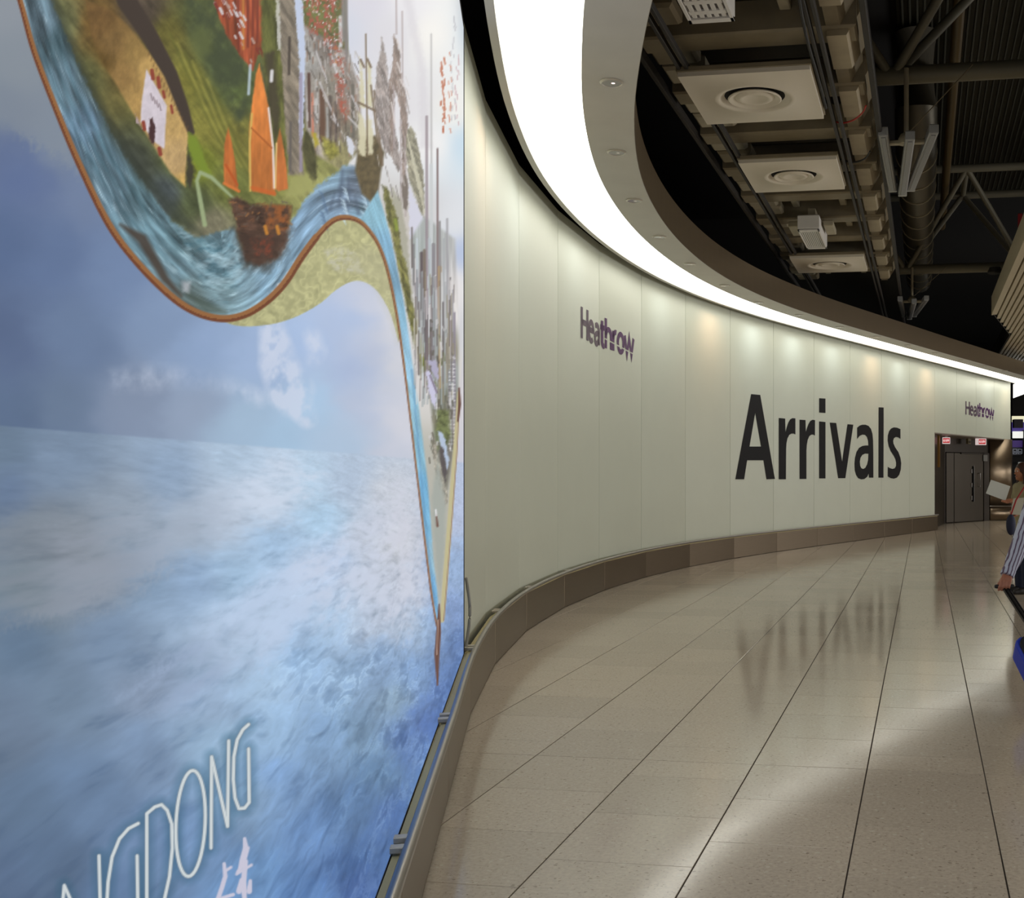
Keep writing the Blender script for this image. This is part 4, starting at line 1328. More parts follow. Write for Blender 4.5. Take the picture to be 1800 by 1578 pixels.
GL = {
    'H': (0.66, [[(.07, 0), (.07, 1)], [(.59, 0), (.59, 1)], [(.07, .53), (.59, .53)]]),
    'e': (0.58, [[(.07, .40), (.50, .40)] + ell(.29, .36, .215, .31, 12, 312, 18)]),
    'a': (0.56, [[(.10, .63)] + ell(.27, .47, .19, .20, 118, 0, 8) + [(.46, .02)], [(.46, .40), (.25, .39)] + ell(.23, .20, .16, .17, 90, 330, 12) + [(.46, .17)]]),
    't': (0.38, [[(.16, .90), (.16, .20)] + ell(.29, .18, .13, .14, 180, 285, 6), [(.02, .67), (.34, .67)]]),
    'h': (0.60, [[(.07, 0), (.07, 1.04)], [(.07, .45)] + ell(.29, .45, .21, .23, 160, 0, 10) + [(.50, 0)]]),
    'r': (0.38, [[(.07, 0), (.07, .70)], [(.07, .42)] + ell(.27, .44, .19, .24, 165, 72, 7)]),
    'o': (0.64, [ell(.32, .36, .245, .32, 0, 360, 22)]),
    'w': (0.86, [[(.04, .70), (.23, .03), (.43, .66), (.63, .03), (.82, .70)]]),
    'N': (0.7, [[(.08, 0), (.08, 1), (.58, 0), (.58, 1)]]), 'O': (0.76, [ell(.37, .5, .29, .47)]), 'E': (0.56, [[(.5, 1), (.09, 1), (.09, 0), (.5, 0)], [(.09, .52), (.44, .52)]]),
    'T': (0.56, [[(.27, 0), (.27, 1)], [(0, 1), (.54, 1)]]), 'R': (0.6, [[(.09, 0), (.09, 1), (.3, 1)] + ell(.3, .75, .2, .25, 90, -90, 8) + [(.09, .5)], [(.28, .5), (.54, 0)]]),
    'Y': (0.58, [[(0, 1), (.28, .5), (.56, 1)], [(.28, .5), (.28, 0)]]), ' ': (0.3, []),
}


def quads_of(path, w):
    """mitred ribbon quads along a path"""
    P = [Vector(p) for p in path]
    L, R = [], []
    cl_ = (P[0] - P[-1]).length < 1e-6
    for i, p in enumerate(P):
        a = P[i] - P[i - 1] if i else (P[-1] - P[-2] if cl_ else None)
        b = P[i + 1] - P[i] if i < len(P) - 1 else (P[1] - P[0] if cl_ else None)
        a = a or b
        b = b or a
        a, b = a.normalized(), b.normalized()
        n = Vector((-(a + b).y, (a + b).x)).normalized()
        k = w / max(.35, n.dot(Vector((-a.y, a.x))))
        L.append(p + n * k)
        R.append(p - n * k)
    return [[[tuple(L[i]), tuple(L[i + 1]), tuple(R[i + 1]), tuple(R[i])]] for i in range(len(P) - 1)]


def wordmark(lab, p0, p1, top, root_lab):
    """p0, p1: picture positions of the baseline ends; top: picture y of the H top at p0"""
    s0, z0 = wall_hit(*p0)
    s1, z1 = wall_hit(*p1)
    cap = wall_hit(p0[0], top)[1] - z0
    tot = sum(GL[ch][0] for ch in 'Heathrow')
    sx = (s1 - s0) / tot
    zb = (z0 + z1) / 2
    t_ = thing('wordmark_lettering', root_lab, 'sign', wall_pt((s0 + s1) / 2, zb, 0), 'wordmarks on the wall')
    x = 0
    for i, ch in enumerate('Heathrow'):
        w_, paths = GL[ch]
        wt = 0.092
        loops = []
        for pth in paths:
            for q in quads_of(pth, wt):
                loops.append([[(s0 + (x + a) * sx, zb + b * cap) for a, b in q[0]]])
        cut = None
        if i >= 4:
            sa, sb = s0 + sx * 2.15, s0 + sx * tot
            cut = ((sa, zb + cap * .30), (sb, zb + cap * .10), cap * .055)
        vinyl('letter', loops, M_GREYV if i < 3 else M_PURPLE, t_, cut=cut)
        x += w_
    return t_


wordmark('near', (1021, 594), (1114, 628), 539, 'purple wordmark on the near curved panels, left of the big black word')
wordmark('far', (1697, 728), (1747, 736), 704.5, 'small purple wordmark on the panels above the steel doors')

# ------------------------------------------------------------------ door recess
M_DOORST = mat('dark_steel_door', (76, 68, 58), 0.36, 0.75, var=0.05, scale=2, stretch=(1, 1, .4))
M_DKST = mat('dark_steel_frame', (62, 55, 48), 0.4, 0.7)
M_VISION = mat('vision_glass', (14, 13, 13), 0.08, 0.0)
dL = world_at(1661, 919.5, 0)
dR = world_at(1736, 914.8, 0)
dt = (dR - dL).normalized()
dn = Vector((dt.y, -dt.x, 0))
W = (dR - dL).length
wb = struct('wall_back', 'dark steel wall of the door recess')


def dbox(x0, x1, z0, z1, y0, y1):
    """box in the door frame: x along the doors, y out of the wall"""
    return MB().bbox(dL + dt * ((x0 + x1) / 2) + dn * ((y0 + y1) / 2) + UP * ((z0 + z1) / 2), (x1 - x0, y1 - y0, z1 - z0), (dt, dn, UP), b=0.004)


obj('transom', dbox(-1.2, W + .12, 2.14, 2.70, -.12, 0.0), M_DKST, wb)
obj('left_jamb', dbox(-.9, 0.02, 0, 2.14, -.1, 0.0), M_DKST, wb)
# left reveal: from the bumper end back to the doors
la = v3(NODES[IDOOR] - Vector((math.cos(hE), -math.sin(hE))) * 0.13, 0)
lv = dL - la
lt = lv.normalized()
ln = Vector((lt.y, -lt.x, 0))
obj('reveal_panel', MB().box(la + lv * .5 - ln * .02 + UP * 1.29, (lv.length, .03, 2.58), (lt, ln, UP)), M_DOORST, wb)
lp2 = la + lv * .42
obj('reveal_post_reflection', MB().bbox(lp2 + ln * .02 + UP * 2.12, (.22, .05, .9), (lt, ln, UP), b=.005), mat('amber_reflection_steel', (158, 118, 60), 0.4, 0.6), wb)  # upper post only, its amber stands for a reflection painted into the colour

door = struct('door_1', 'pair of dark brushed steel doors with a narrow vision slot')
xa = .13 * W / .98
# narrow fixed leaf, then the wide leaf
wl = .19 * W
obj('narrow_leaf', dbox(.05, wl - .01, .02, 2.12, -.03, .02), M_DOORST, door)
leaf = obj('wide_leaf', dbox(wl + .01, .87 * W, .02, 2.12, -.03, .03), M_DOORST, door)
vs_ = .60 * W
obj('vision_slot', dbox(vs_, vs_ + .10, .62, 1.72, .026, .036), M_VISION, leaf)
obj('slot_bead', dbox(vs_ + .10, vs_ + .115, .60, 1.74, .026, .046), M_STEEL2, leaf)
for z in (1.55, 1.12, .72):
    obj('slot_stop', dbox(vs_ - .05, vs_ - .01, z - .05, z + .08, .026, .05), M_STEEL2, leaf)


def pull(x, parent):
    a = dL + dt * x + dn * .10
    mb = MB().tube([a - dn * .08 + UP * 1.08, a + UP * 1.08, a + UP * 1.5, a - dn * .08 + UP * 1.5], .013, 8)
    return obj('handle', mb, M_STEEL2, parent, smooth=True)


pull(.76 * W, leaf)
obj('door_closer', dbox(.33 * W, .86 * W, 2.09, 2.13, .03, .07), M_DKST, leaf)
obj('right_stile', dbox(.88 * W, W + .02, 0, 2.14, -.05, .05), M_DKST, door)
obj('notice_plate', dbox(.86 * W, .96 * W, 1.88, 2.08, .052, .058), mat('notice_plate', (120, 118, 112), 0.5), door)

# stainless end wall with its round nose
rE = v3(WALLP[-1], 0) - v3(Vector((math.cos(hE), -math.sin(hE))), 0) * 0.2
p0 = dR + dt * .05 + dn * .02
pm = world_at(1757, 915, 0)
pe = world_at(1779.5, 914.2, 0)
arcP = []
for k in range(13):
    t_ = k / 12
    arcP.append((p0 * (1 - t_) ** 3 + 3 * (p0 * .45 + pm * .55) * t_ * (1 - t_) ** 2 + 3 * (pm + (pe - pm) * .6 + dn * .12) * t_ ** 2 * (1 - t_) + pe * t_ ** 3))
arcP.append(pe + Vector((math.cos(TH), 0, 0)) * .02 + cam2w(.0, .8, 0))
for nm, z0, z1, out in (('upper_cladding', .47, 2.58, 0), ('lower_cladding', 0.01, .44, .015)):
    mb = MB()
    vs, fs = [], []
    for p in arcP:
        vs += [p + UP * z0 + dn * out, p + UP * z1 + dn * out]
    for k in range(len(arcP) - 1):
        fs.append((2 * k, 2 * k + 2, 2 * k + 3, 2 * k + 1))
    mb.add(vs, fs)
    o = obj(nm, mb, mat('stainless_cladding', (130, 114, 94), 0.3, 0.9, var=.04, scale=3, stretch=(1, 1, .3)), wb, smooth='all')
    so = o.modifiers.new('thickness', 'SOLIDIFY')
    so.thickness = .02
mb = MB().tube([p + UP * .455 + dn * .03 for p in arcP], .022, 8)
obj('cladding_rail', mb, M_STEEL2, wb, smooth=True)
ph = p0 + dn * .1 + dt * .1
mb = MB().tube([ph - dn * .09 + UP * 1.0, ph + UP * 1.0, ph + UP * 1.5, ph - dn * .09 + UP * 1.5], .013, 8)
obj('cladding_handle', mb, M_STEEL2, wb, smooth=True)


# red hanging signs
def red_sign(px0, px1, py0, py1, depth, lab, icon):
    a, b = world_at(px0, (py0 + py1) / 2, y=depth), world_at(px1, (py0 + py1) / 2, y=depth)
    zt, zb = EYE - (py0 - CY) / F * depth, EYE - (py1 - CY) / F * depth
    r = (b - a).normalized()
    n_ = Vector((r.y, -r.x, 0))
    cM = (a + b) / 2
    cM.z = (zt + zb) / 2
    w_, h_ = (b - a).length, zt - zb
    s_ = thing('exit_sign', lab, 'sign', cM, 'red signs over the doors')
    ax = (r, n_, UP)
    obj('case', MB().bbox(cM, (w_, .05, h_), ax, b=.005), mat('sign_case', (216, 206, 204), .5, emit=(226, 206, 204), es=.55), s_)
    x0 = -w_ / 2 + w_ * (.30 if icon else .06)
    x1 = w_ / 2 - w_ * .07
    rw = x1 - x0
    obj('red_field', MB().box(cM + r * ((x0 + x1) / 2) + n_ * .027, (rw, .004, h_ * .72), ax), mat('sign_red', (176, 38, 42), .5, emit=(196, 40, 46), es=.6), s_)
    txt = 'NO ENTRY'
    tot = sum(GL[ch][0] for ch in txt) + .06 * len(txt)
    k = rw * .88 / tot
    mb = MB()
    x = x0 + rw * .06
    for ch in txt:
        g_, paths = GL[ch]
        for pth in paths:
            for q in quads_of(pth, .085):
                mb.add([cM + r * (x + u * k) + UP * ((v - .5) * h_ * .32) + n_ * .030 for u, v in q[0]], [(0, 1, 2, 3)])
        x += (g_ + .06) * k
    obj('lettering', mb, mat('sign_white', (240, 232, 232), .5, emit=(245, 235, 235), es=.8), s_)
    obj('hanger', MB().box(cM + UP * (h_ / 2 + .03), (w_ * .4, .03, .06), ax), M_STEEL2, s_)
    return s_


red_sign(1656.5, 1670, 768.5, 780, 30.3, 'left red and white sign, beside the amber reflection over the doors', False)
red_sign(1714.5, 1733.5, 770.5, 782, 32.8, 'right red and white sign over the door handle side, with a white square', True)
bx = world_at(1702.5, 774.5, y=32.9)
t_ = thing('door_detector', 'small olive box on the dark transom between the two red signs', 'box', bx)
obj('casing', MB().bbox(bx, (.16, .08, .2), (dt, dn, UP), b=.01), mat('olive_casing', (110, 100, 72), .5), t_)
obj('lens', MB().bbox(bx + dn * .045 - UP * .04, (.10, .02, .06), (dt, dn, UP), b=.004), M_DKST, t_)

# ------------------------------------------------------------------ overhead: service ceiling, diffusers, trusses, roof
M_SERV = mat('service_steel', (142, 130, 106), 0.55, 0.3, var=.10, scale=4)
M_SERV2 = mat('service_tray_pale', (176, 166, 142), 0.5, 0.2, var=.10, scale=5)
M_RAILD = mat('dark_channel', (40, 36, 32), 0.6)
M_RECESS = mat('dark_recess', (46, 44, 40), 0.8)
M_WHITE = mat('white_ceiling_panel', (226, 216, 198), 0.5)
X_, Y_ = Vector((1, 0, 0)), Vector((0, 1, 0))
ZS = 5.16
xl = world_at(1322, 382, 5.35).x
xr1 = world_at(1228, 175, 5.25).x
xr2 = world_at(1424, 90, 5.25).x
xe = world_at(1552, 330, 5.35).x
roof = struct('ceiling', 'dark ribbed roof deck high above the hall')
serv = thing('overhead_services', 'hung strip of steel trays, cross beams and box units left of the roof trusses', 'services', (0, 0, 5.2))
deck = MB()
rib = 0.11
xs = np.arange(-.4, 24, rib)
pr = []
for k, x in enumerate(xs):
    pr += [(x, 8.45), (x + rib * .6, 8.45), (x + rib * .7, 8.39), (x + rib * .9, 8.39)]
vs, fs = [], []
for x, z in pr:
    vs += [(x, -4, z), (x, 27, z)]
for k in range(len(pr) - 1):
    fs.append((2 * k, 2 * k + 2, 2 * k + 3, 2 * k + 1))
deck.add(vs, fs)
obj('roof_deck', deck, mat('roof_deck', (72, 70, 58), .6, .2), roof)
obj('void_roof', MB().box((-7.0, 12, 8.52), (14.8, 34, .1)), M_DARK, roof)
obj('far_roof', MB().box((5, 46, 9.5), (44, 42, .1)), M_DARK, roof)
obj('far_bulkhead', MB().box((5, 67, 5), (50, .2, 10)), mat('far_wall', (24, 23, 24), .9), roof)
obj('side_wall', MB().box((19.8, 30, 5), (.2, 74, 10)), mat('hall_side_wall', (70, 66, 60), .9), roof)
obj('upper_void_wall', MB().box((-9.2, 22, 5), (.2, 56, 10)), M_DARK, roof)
pitch = 1.375
dif = [[(1193, 137), (1425, 120), (1446, 208), (1243, 220)], [(1288, 287), (1472, 280), (1483, 331), (1338, 340)], [(1390, 456), (1519, 449), (1523, 477), (1403, 480)]]
DW = []
for q in dif:
    p = [world_at(a, b, 5.13) for a, b in q]
    DW.append((sum((p[i].x for i in (0, 3))) / 2, sum((p[i].x for i in (1, 2))) / 2, sum((p[i].y for i in (0, 1))) / 2, sum((p[i].y for i in (2, 3))) / 2))
y0 = DW[0][2] - .33
obj('backing', MB().box(((xl + xe) / 2, 18, 5.95), (xe - xl, 34, .05)), M_RECESS, serv)
for k in range(-5, 9):
    yb = y0 + k * pitch
    obj('cross_beam', MB().bbox(((xl + xe) / 2, yb + .16, 5.50), (xe - xl - .06, .34, .30), b=.02), M_SERV, serv)
    # framed pocket between the beams
    xm0, xm1 = xr1 + .28, xr2 - .14
    if not any(abs(yb + 1.0 - (d[2] + d[3]) / 2) < .75 for d in DW):
        yc_ = yb + .85
        for a, b in ((xm0, xm0 + .10), (xm1 - .10, xm1)):
            obj('pocket_frame', MB().bbox(((a + b) / 2, yc_, 5.58), (b - a, 1.0, .12), b=.01), M_SERV2, serv)
        obj('pocket_frame', MB().bbox(((xm0 + xm1) / 2, yc_ - .46, 5.58), (xm1 - xm0, .08, .12), b=.01), M_SERV2, serv)
    # trays on the wall side
    for j in range(2):
        obj('tray', MB().bbox((xl + .25 + .02 * j, yb + .52 + j * .5, 5.46), (.42, .40, .14), b=.03), M_SERV2 if (k + j) % 3 else M_SERV, serv)
    # chamfered box units on the hall side, with shallower links between them
    xa_ = xr2 + .16
    for ya, yd, zb_, xo in ((yb + .04, yb + .82, 5.30, 0), (yb + .84, yb + pitch + .02, 5.37, .05)):
        sec = [(xa_, zb_), (xe - xo - .12, zb_), (xe - xo, zb_ + .20), (xe - xo, 5.9), (xa_, 5.9)]
        obj('box_unit', MB().extrude([(x, ya, z) for x, z in sec], (0, yd - ya, 0)), M_SERV if xo else mat('service_box', (164, 150, 122), .55, .15, var=.1, scale=4), serv)  # links take a darker steel as painted recess shade
for nm, x in (('channel', xr1 + .02), ('channel', xr2 + .06)):
    for dx in (0, .07):
        obj(nm, MB().bbox((x + dx, 17, 5.22), (.035, 32, .06), b=.005), M_RAILD, serv)
obj('edge_channel', MB().bbox((xe + .05, 17, 5.36), (.06, 32, .10), b=.01), M_RAILD, serv)
obj('edge_channel', MB().bbox((xl - .02, 17, 5.36), (.05, 32, .10), b=.01), M_RAILD, serv)

DLAB = ['near square white ceiling panel with a round air diffuser', 'middle square white ceiling panel with a round air diffuser', 'far square white ceiling panel with a round air diffuser, beyond the white grille box']
for (a, b, c_, d), lb in zip(DW, DLAB):
    m_ = Vector(((a + b) / 2, (c_ + d) / 2, 5.13))
    t_ = thing('air_diffuser', lb, 'vent', m_, 'ceiling air diffusers')
    r = (b - a) * .27
    n_ = 48
    vs, fs = [], []
    hx, hy = (b - a) / 2, (d - c_) / 2
    for k in range(n_):
        w_ = 2 * math.pi * k / n_
        cx_, sy_ = math.cos(w_), math.sin(w_)
        s_ = 1 / max(abs(cx_), abs(sy_))
        vs += [m_ + Vector((cx_ * s_ * hx, sy_ * s_ * hy, .04)), m_ + Vector((cx_ * s_ * hx, sy_ * s_ * hy, 0)), m_ + Vector((cx_ * r * 1.24, sy_ * r * 1.24, 0)), m_ + Vector((cx_ * r * 1.2, sy_ * r * 1.2, -.008)), m_ + Vector((cx_ * r * 1.06, sy_ * r * 1.06, -.008)), m_ + Vector((cx_ * r, sy_ * r, .004)), m_ + Vector((cx_ * r * .88, sy_ * r * .88, .034))]
    for k in range(n_):
        j = (k + 1) % n_
        for q in range(6):
            fs.append((k * 7 + q, j * 7 + q, j * 7 + q + 1, k * 7 + q + 1))
    obj('panel', MB().add(vs, fs), M_WHITE, t_, smooth=True)
    obj('slot', MB().lathe(m_, [(r * .95, .030), (r * .5, .031)], 40), M_DARK, t_)  # dark disc put in for the shade inside the throat
    obj('panel_rim', MB().bbox(m_ + UP * .065, (b - a + .03, d - c_ + .03, .05), b=.006), M_SERV, t_)
    obj('inner_cone', MB().lathe(m_, [(r * .60, .028), (r * .76, .012), (r * .80, -.004), (r * .76, -.012), (r * .70, -.006), (r * .58, .012)], 40), M_WHITE, t_, smooth=True)
    obj('centre_disc', MB().lathe(m_, [(r * .58, .010), (r * .52, -.002), (r * .44, -.008), (r * .36, -.002), (r * .30, .006), (r * .02, .008)], 32), M_WHITE, t_, smooth=True)


def grille_box(q, z, lb, nrow):
    p = [world_at(a, b, z) for a, b in q]
    xa, xb = (p[0].x + p[3].x) / 2, (p[1].x + p[2].x) / 2
    ya, yb = (p[0].y + p[1].y) / 2, (p[2].y + p[3].y) / 2
    m_ = Vector(((xa + xb) / 2, (ya + yb) / 2, z))
    t_ = thing('grille_box', lb, 'fixture', m_)
    w_, d_ = xb - xa, yb - ya
    M_BX = mat('white_fixture', (226, 222, 216), .45)
    obj('housing', MB().bbox(m_ + UP * .11, (w_, d_, .20), b=.012), M_BX, t_)
    obj('bracket', MB().bbox(m_ + UP * .30, (w_ * .35, d_ * .3, .24), b=.01), M_SERV2, t_)
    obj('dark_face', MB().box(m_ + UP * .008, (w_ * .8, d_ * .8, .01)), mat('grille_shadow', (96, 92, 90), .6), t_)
    for k in range(nrow):
        u = (k + .5) / nrow - .5
        obj('louvre', MB().bbox(m_ + Vector((w_ * .8 * u, 0, -.002)), (w_ * .8 / nrow * .62, d_ * .8, .016), b=.002), M_BX, t_)
    for sx, sy, sw, sd in ((0, -.46, 1, .08), (0, .46, 1, .08), (-.46, 0, .08, 1), (.46, 0, .08, 1)):
        obj('rim', MB().bbox(m_ + Vector((sx * w_, sy * d_, -.006)), (sw * w_, sd * d_, .02), b=.003), M_BX, t_)
    if nrow < 8:
        for k in range(4):
            obj('cross_louvre', MB().bbox(m_ + Vector((0, d_ * .8 * ((k + .5) / 4 - .5), -.004)), (w_ * .8, d_ * .07, .016), b=.002), M_BX, t_)
    return t_


grille_box([(1165, -55), (1262, -60), (1283, 33), (1211, 41)], 4.95, 'white louvred box at the very top edge above the nearest diffuser panel', 5)
grille_box([(1404, 404), (1440, 402), (1453, 434), (1418, 438)], 5.0, 'small white louvred box between the middle and far diffuser panels', 9)

for (px_, py_, lb) in ((1398, 402, 0), (1459, 400, 0)):
    q_ = world_at(px_, py_, 5.16)
    obj('mounting_plate', MB().bbox(q_, (.14, .62, .08), b=.01), M_SERV2, serv)

# cables
M_CBL = mat('black_cable', (22, 20, 20), .6)


def cable(pts, r, m, lab):
    P = smooth_line([Vector(p) for p in pts], 6)
    o = obj('cable', MB().tube(P, r, 6), m, None, loc=P[0], smooth=True)
    return tag(o, lab, 'cable')


cable([world_at(a, b, 5.24) for a, b in ((1463, 212), (1480, 216), (1500, 211), (1516, 198), (1522, 186))], .009, mat('red_cable', (176, 44, 36), .5), 'thin red cable looping under the pale box units')
cable([world_at(a, b, 5.24) for a, b in ((1478, 280), (1500, 285), (1520, 279), (1529, 266))], .010, M_CBL, 'black cable looping under the box units beyond the red one')
cable([world_at(a, b, 5.18) for a, b in ((1404, -6), (1412, 40), (1424, 90), (1436, 130), (1452, 190))], .014, M_CBL, 'black cable run beside the nearest diffuser panel')

# trusses
M_TUBE = mat('truss_tube', (122, 116, 98), .5, .15, var=.05, scale=3)


def truss(yb, zb, x0, x1, lab, ztop=7.85, step=2.55, xs0=None):
    m_ = Vector((x0, yb, zb))
    t_ = thing('roof_truss', lab, 'truss', m_, 'roof trusses')
    obj('bottom_chord', MB().tube([(x0, yb, zb), (x1, yb, zb)], .105, 14), M_TUBE, t_, smooth=True)
    for dy in (-1.05, 1.15):
        obj('top_chord', MB().tube([(x0 - 1.2, yb + dy, ztop), (x1, yb + dy, ztop)], .085, 12), M_TUBE, t_, smooth=True)
    k = 0
    while xs0 + k * step < x1:
        xn = xs0 + k * step
        for dy in (-1.05, 1.15):
            for s in (-1, 1):
                obj('diagonal', MB().tube([(xn + .06 * s, yb + .05 * (1 if dy > 0 else -1), zb + .05), (xn + s * step / 2, yb + dy, ztop)], .06, 10), M_TUBE, t_, smooth=True)
        obj('cross_tie', MB().tube([(xn + step / 2, yb - 1.05, ztop), (xn + step / 2, yb + 1.15, ztop)], .06, 10), M_TUBE, t_, smooth=True)
        k += 1
    obj('chord_clamp', MB().lathe((xs0 + step * .75, yb, zb - .02), [(.16, .0), (.16, -.10), (.14, -.12)], 14), M_RAILD, t_, smooth=True)
    return t_


pb1 = world_at(1560, 134, y=12.6)
pb2 = world_at(1592, 474, y=23.6)
truss(pb1.y, pb1.z, pb1.x - .25, 15, 'near tubular roof truss crossing the top right corner', xs0=pb1.x + .05)
truss(pb2.y, pb2.z, pb2.x - .15, 15, 'far tubular roof truss with a triangle of diagonals', xs0=pb2.x)


# hanging luminaires: three splayed battens on a bracket
def luminaire(yn, zt, px_c, lab, rod_top, ln_=2.4):
    c0 = world_at(px_c, CY - (zt - EYE) * F / yn, y=yn)
    m_ = Vector((c0.x, c0.y, zt))
    t_ = thing('hanging_luminaire', lab, 'lamp', m_, 'hanging batten luminaires')
    for k, (xn, xf, dz) in enumerate(((-.30, -.14, .02), (0, -.01, -.04), (.26, .10, .02))):
        a, b = m_ + Vector((xn, 0, dz)), m_ + Vector((xf - .12, ln_, dz))
        d = (b - a).normalized()
        s = d.cross(UP).normalized()
        u = s.cross(d)
        p = obj('batten', MB().bbox((a + b) / 2, (.105, (b - a).length, .11), (s, d, u), b=.012), mat('luminaire_body', (150, 150, 148), .45), t_)
        obj('end_cap', MB().bbox(b + d * .012, (.115, .03, .12), (s, d, u), b=.008), mat('luminaire_cap', (196, 196, 188), .45), p)
        obj('lamp_strip', MB().bbox((a + b) / 2 - u * .058, (.05, (b - a).length * .96, .012), (s, d, u), b=.003), mat('luminaire_strip', (120, 120, 122), .3), p)
    obj('bracket', MB().bbox(m_ + Vector((-.02, .45, .02)), (.50, .07, .05), b=.01), M_SERV2, t_)
    obj('hub', MB().lathe(m_ + Vector((-.05, .45, .05)), [(.09, -.05), (.10, 0), (.07, .06), (.03, .08)], 12), M_SERV2, t_, smooth=True)
    obj('rod', MB().tube([m_ + Vector((-.05, .45, .08)), Vector((m_.x - .05, m_.y + .45, rod_top))], .028, 8), M_SERV2, t_, smooth=True)
    obj('stay_wire', MB().tube([m_ + Vector((-.05, .45, .1)), Vector((m_.x + .7, m_.y + .45, rod_top))], .006, 5), M_SERV, t_)


luminaire(11.9, 5.30, 1600, 'near hanging lamp of three grey splayed battens under the first truss', pb1.z)
luminaire(22.9, 5.22, 1607, 'far hanging lamp of three grey splayed battens under the second truss', pb2.z)

# duct behind the battens
dz = 6.75
d0 = world_at(1600, 100, dz)
t_ = thing('air_duct', 'grey spiral air duct running along the edge of the service ceiling', 'duct', (d0.x, d0.y, dz))
dy0, dy1 = d0.y + 3.6, d0.y + 16
obj('duct_body', MB().tube([(d0.x + .05, dy0 - .35, dz + 1.6), (d0.x + .05, dy0 - .30, dz + .45), (d0.x + .05, dy0 - .12, dz + .12), (d0.x + .05, dy0 + .25, dz), (d0.x + .05, dy1, dz)], .33, 20), mat('galvanised_duct', (104, 98, 84), .4, .6), t_, smooth=True)
for k in range(12):
    yk = dy0 + .5 + k * 1.02
    obj('duct_seam', MB().tube([(d0.x + .05, yk, dz), (d0.x + .05, yk + .05, dz)], .345, 20), M_SERV2, t_, smooth=True)
for x, z, lb in ((d0.x - .50, 6.15, 'dark pipe running level left of the spiral duct'), (d0.x + .62, 7.6, 'ochre service pipe above the spiral duct')):
    o = obj('service_pipe', MB().tube([(x, 7.5, z), (x, 27, z)], .085, 12), mat('ochre_pipe', (84, 66, 28), .5) if 'ochre' in lb else M_SERV, None, loc=(x, 7.5, z), smooth=True)
    tag(o, lb, 'pipe')
# ribbed bulkhead on the right
def soff(px, py):
    return world_at(px, py, 5.05)


A1, A2, A3, A4 = soff(1800, 433), soff(1746, 553), soff(1775, 589), soff(1761, 613)
bulk = struct('trim_1', 'ribbed cream soffit hanging at the right edge')
M_RIB = mat('cream_ribbed_cladding', (196, 184, 158), .5)
xa = A2.x
mb = MB()
k = 0
x = xa
while x < xa + 5.2:
    ye = A2.y + (A3.y - A2.y) * min(1, max(0, (x - A2.x) / max(.2, A3.x - A2.x)))
    if x > A3.x:
        ye = A4.y + 6
    obj('rib', MB().extrude([(x, 8, 5.05), (x + .075, 8, 5.05), (x + .10, 8, 5.09), (x + .10, 8, 5.12), (x, 8, 5.12)], (0, ye - 8, 0)), M_RIB, bulk)
    x += .115
obj('fascia', MB().box((xa - .02, (8 + A2.y) / 2, 5.25), (.04, A2.y - 8, .42)), M_RIB, bulk)
obj('end_fascia', MB().extrude([A2, A3, A3 + UP * .5, A2 + UP * .5], (.02, .02, 0)), M_RECESS, bulk)
obj('return_fascia', MB().extrude([A3, A4 + Vector((A3.x - A4.x, 6, 0)), A4 + Vector((A3.x - A4.x, 6, .5)), A3 + UP * .5], (.02, 0, 0)), M_RECESS, bulk)
o = obj('red_strap', MB().bbox(world_at(1793, 410, y=24.5), (.10, .06, .9), b=.01), mat('red_strap', (150, 20, 22), .6), None, loc=world_at(1793, 410, y=24.5))
tag(o, 'small red hanging strap above the ribbed cream soffit', 'strap')

# ------------------------------------------------------------------ glimpse of the shops past the wall end
def far_box(px0, px1, py0, py1, d, th=.1):
    a, b = world_at(px0, py1, y=d), world_at(px1, py0, y=d)
    r = Vector((CT, ST, 0))
    n_ = Vector((-ST, CT, 0))
    # keep the boxes square to the lens-independent shop front direction
    w_ = (Vector((b.x, b.y, 0)) - Vector((a.x, a.y, 0))).length
    c_ = (a + b) / 2
    return MB().bbox(c_, (w_, th, abs(b.z - a.z)), (r, n_, UP), b=.01)


c_ = world_at(1830, 790, y=42)
c_.z = 0
shop = thing('shop_front', 'far shop front with purple sign bands and bright ceiling past the end of the wall', 'shop', c_)
obj('upper_fascia', far_box(1779, 1960, 695, 731, 42), M_DARK, shop)
obj('bright_ceiling', far_box(1779, 1960, 731, 742, 42.3), mat('shop_ceiling_light', (250, 246, 214), .5, emit=(246, 240, 200), es=.75), shop)
obj('sign_band', far_box(1779, 1960, 742, 760, 42.2), mat('purple_sign', (58, 44, 104), .5, emit=(70, 56, 130), es=.6), shop)
obj('dark_arch', far_box(1781, 1797, 737, 752, 42.05, .3), mat('purple_dark', (34, 26, 42), .6), shop)
obj('lit_window', far_box(1780, 1798, 758, 770, 42.0), mat('lit_window', (240, 240, 236), .5, emit=(238, 238, 232), es=.85), shop)
obj('window_post', far_box(1798, 1805, 756, 800, 42.0, .3), M_DARK, shop)
obj('counter_band', far_box(1779, 1960, 774, 786, 42.1), mat('violet_band', (60, 40, 96), .5, emit=(66, 46, 112), es=.4), shop)
obj('screen_board', far_box(1779, 1960, 786, 800, 42.2), mat('screen_board', (24, 24, 40), .4), shop)
for k in range(6):
    for (a, b, c2, d2) in ((0, 7, 789, 789.7), (0, 7, 797, 797.7), (0, .6, 789, 797.7), (6.4, 7, 789, 797.7), (2, 5, 793.5, 795)):
        obj('screen_outline', far_box(1780.5 + k * 9 + a, 1780.5 + k * 9 + b, c2, d2, 42.05, .04), mat('screen_line', (150, 156, 168), .5, emit=(150, 156, 168), es=.35), shop)
obj('dark_interior', far_box(1779, 1960, 800, 905, 42.6), mat('shop_interior', (26, 24, 24), .8), shop)
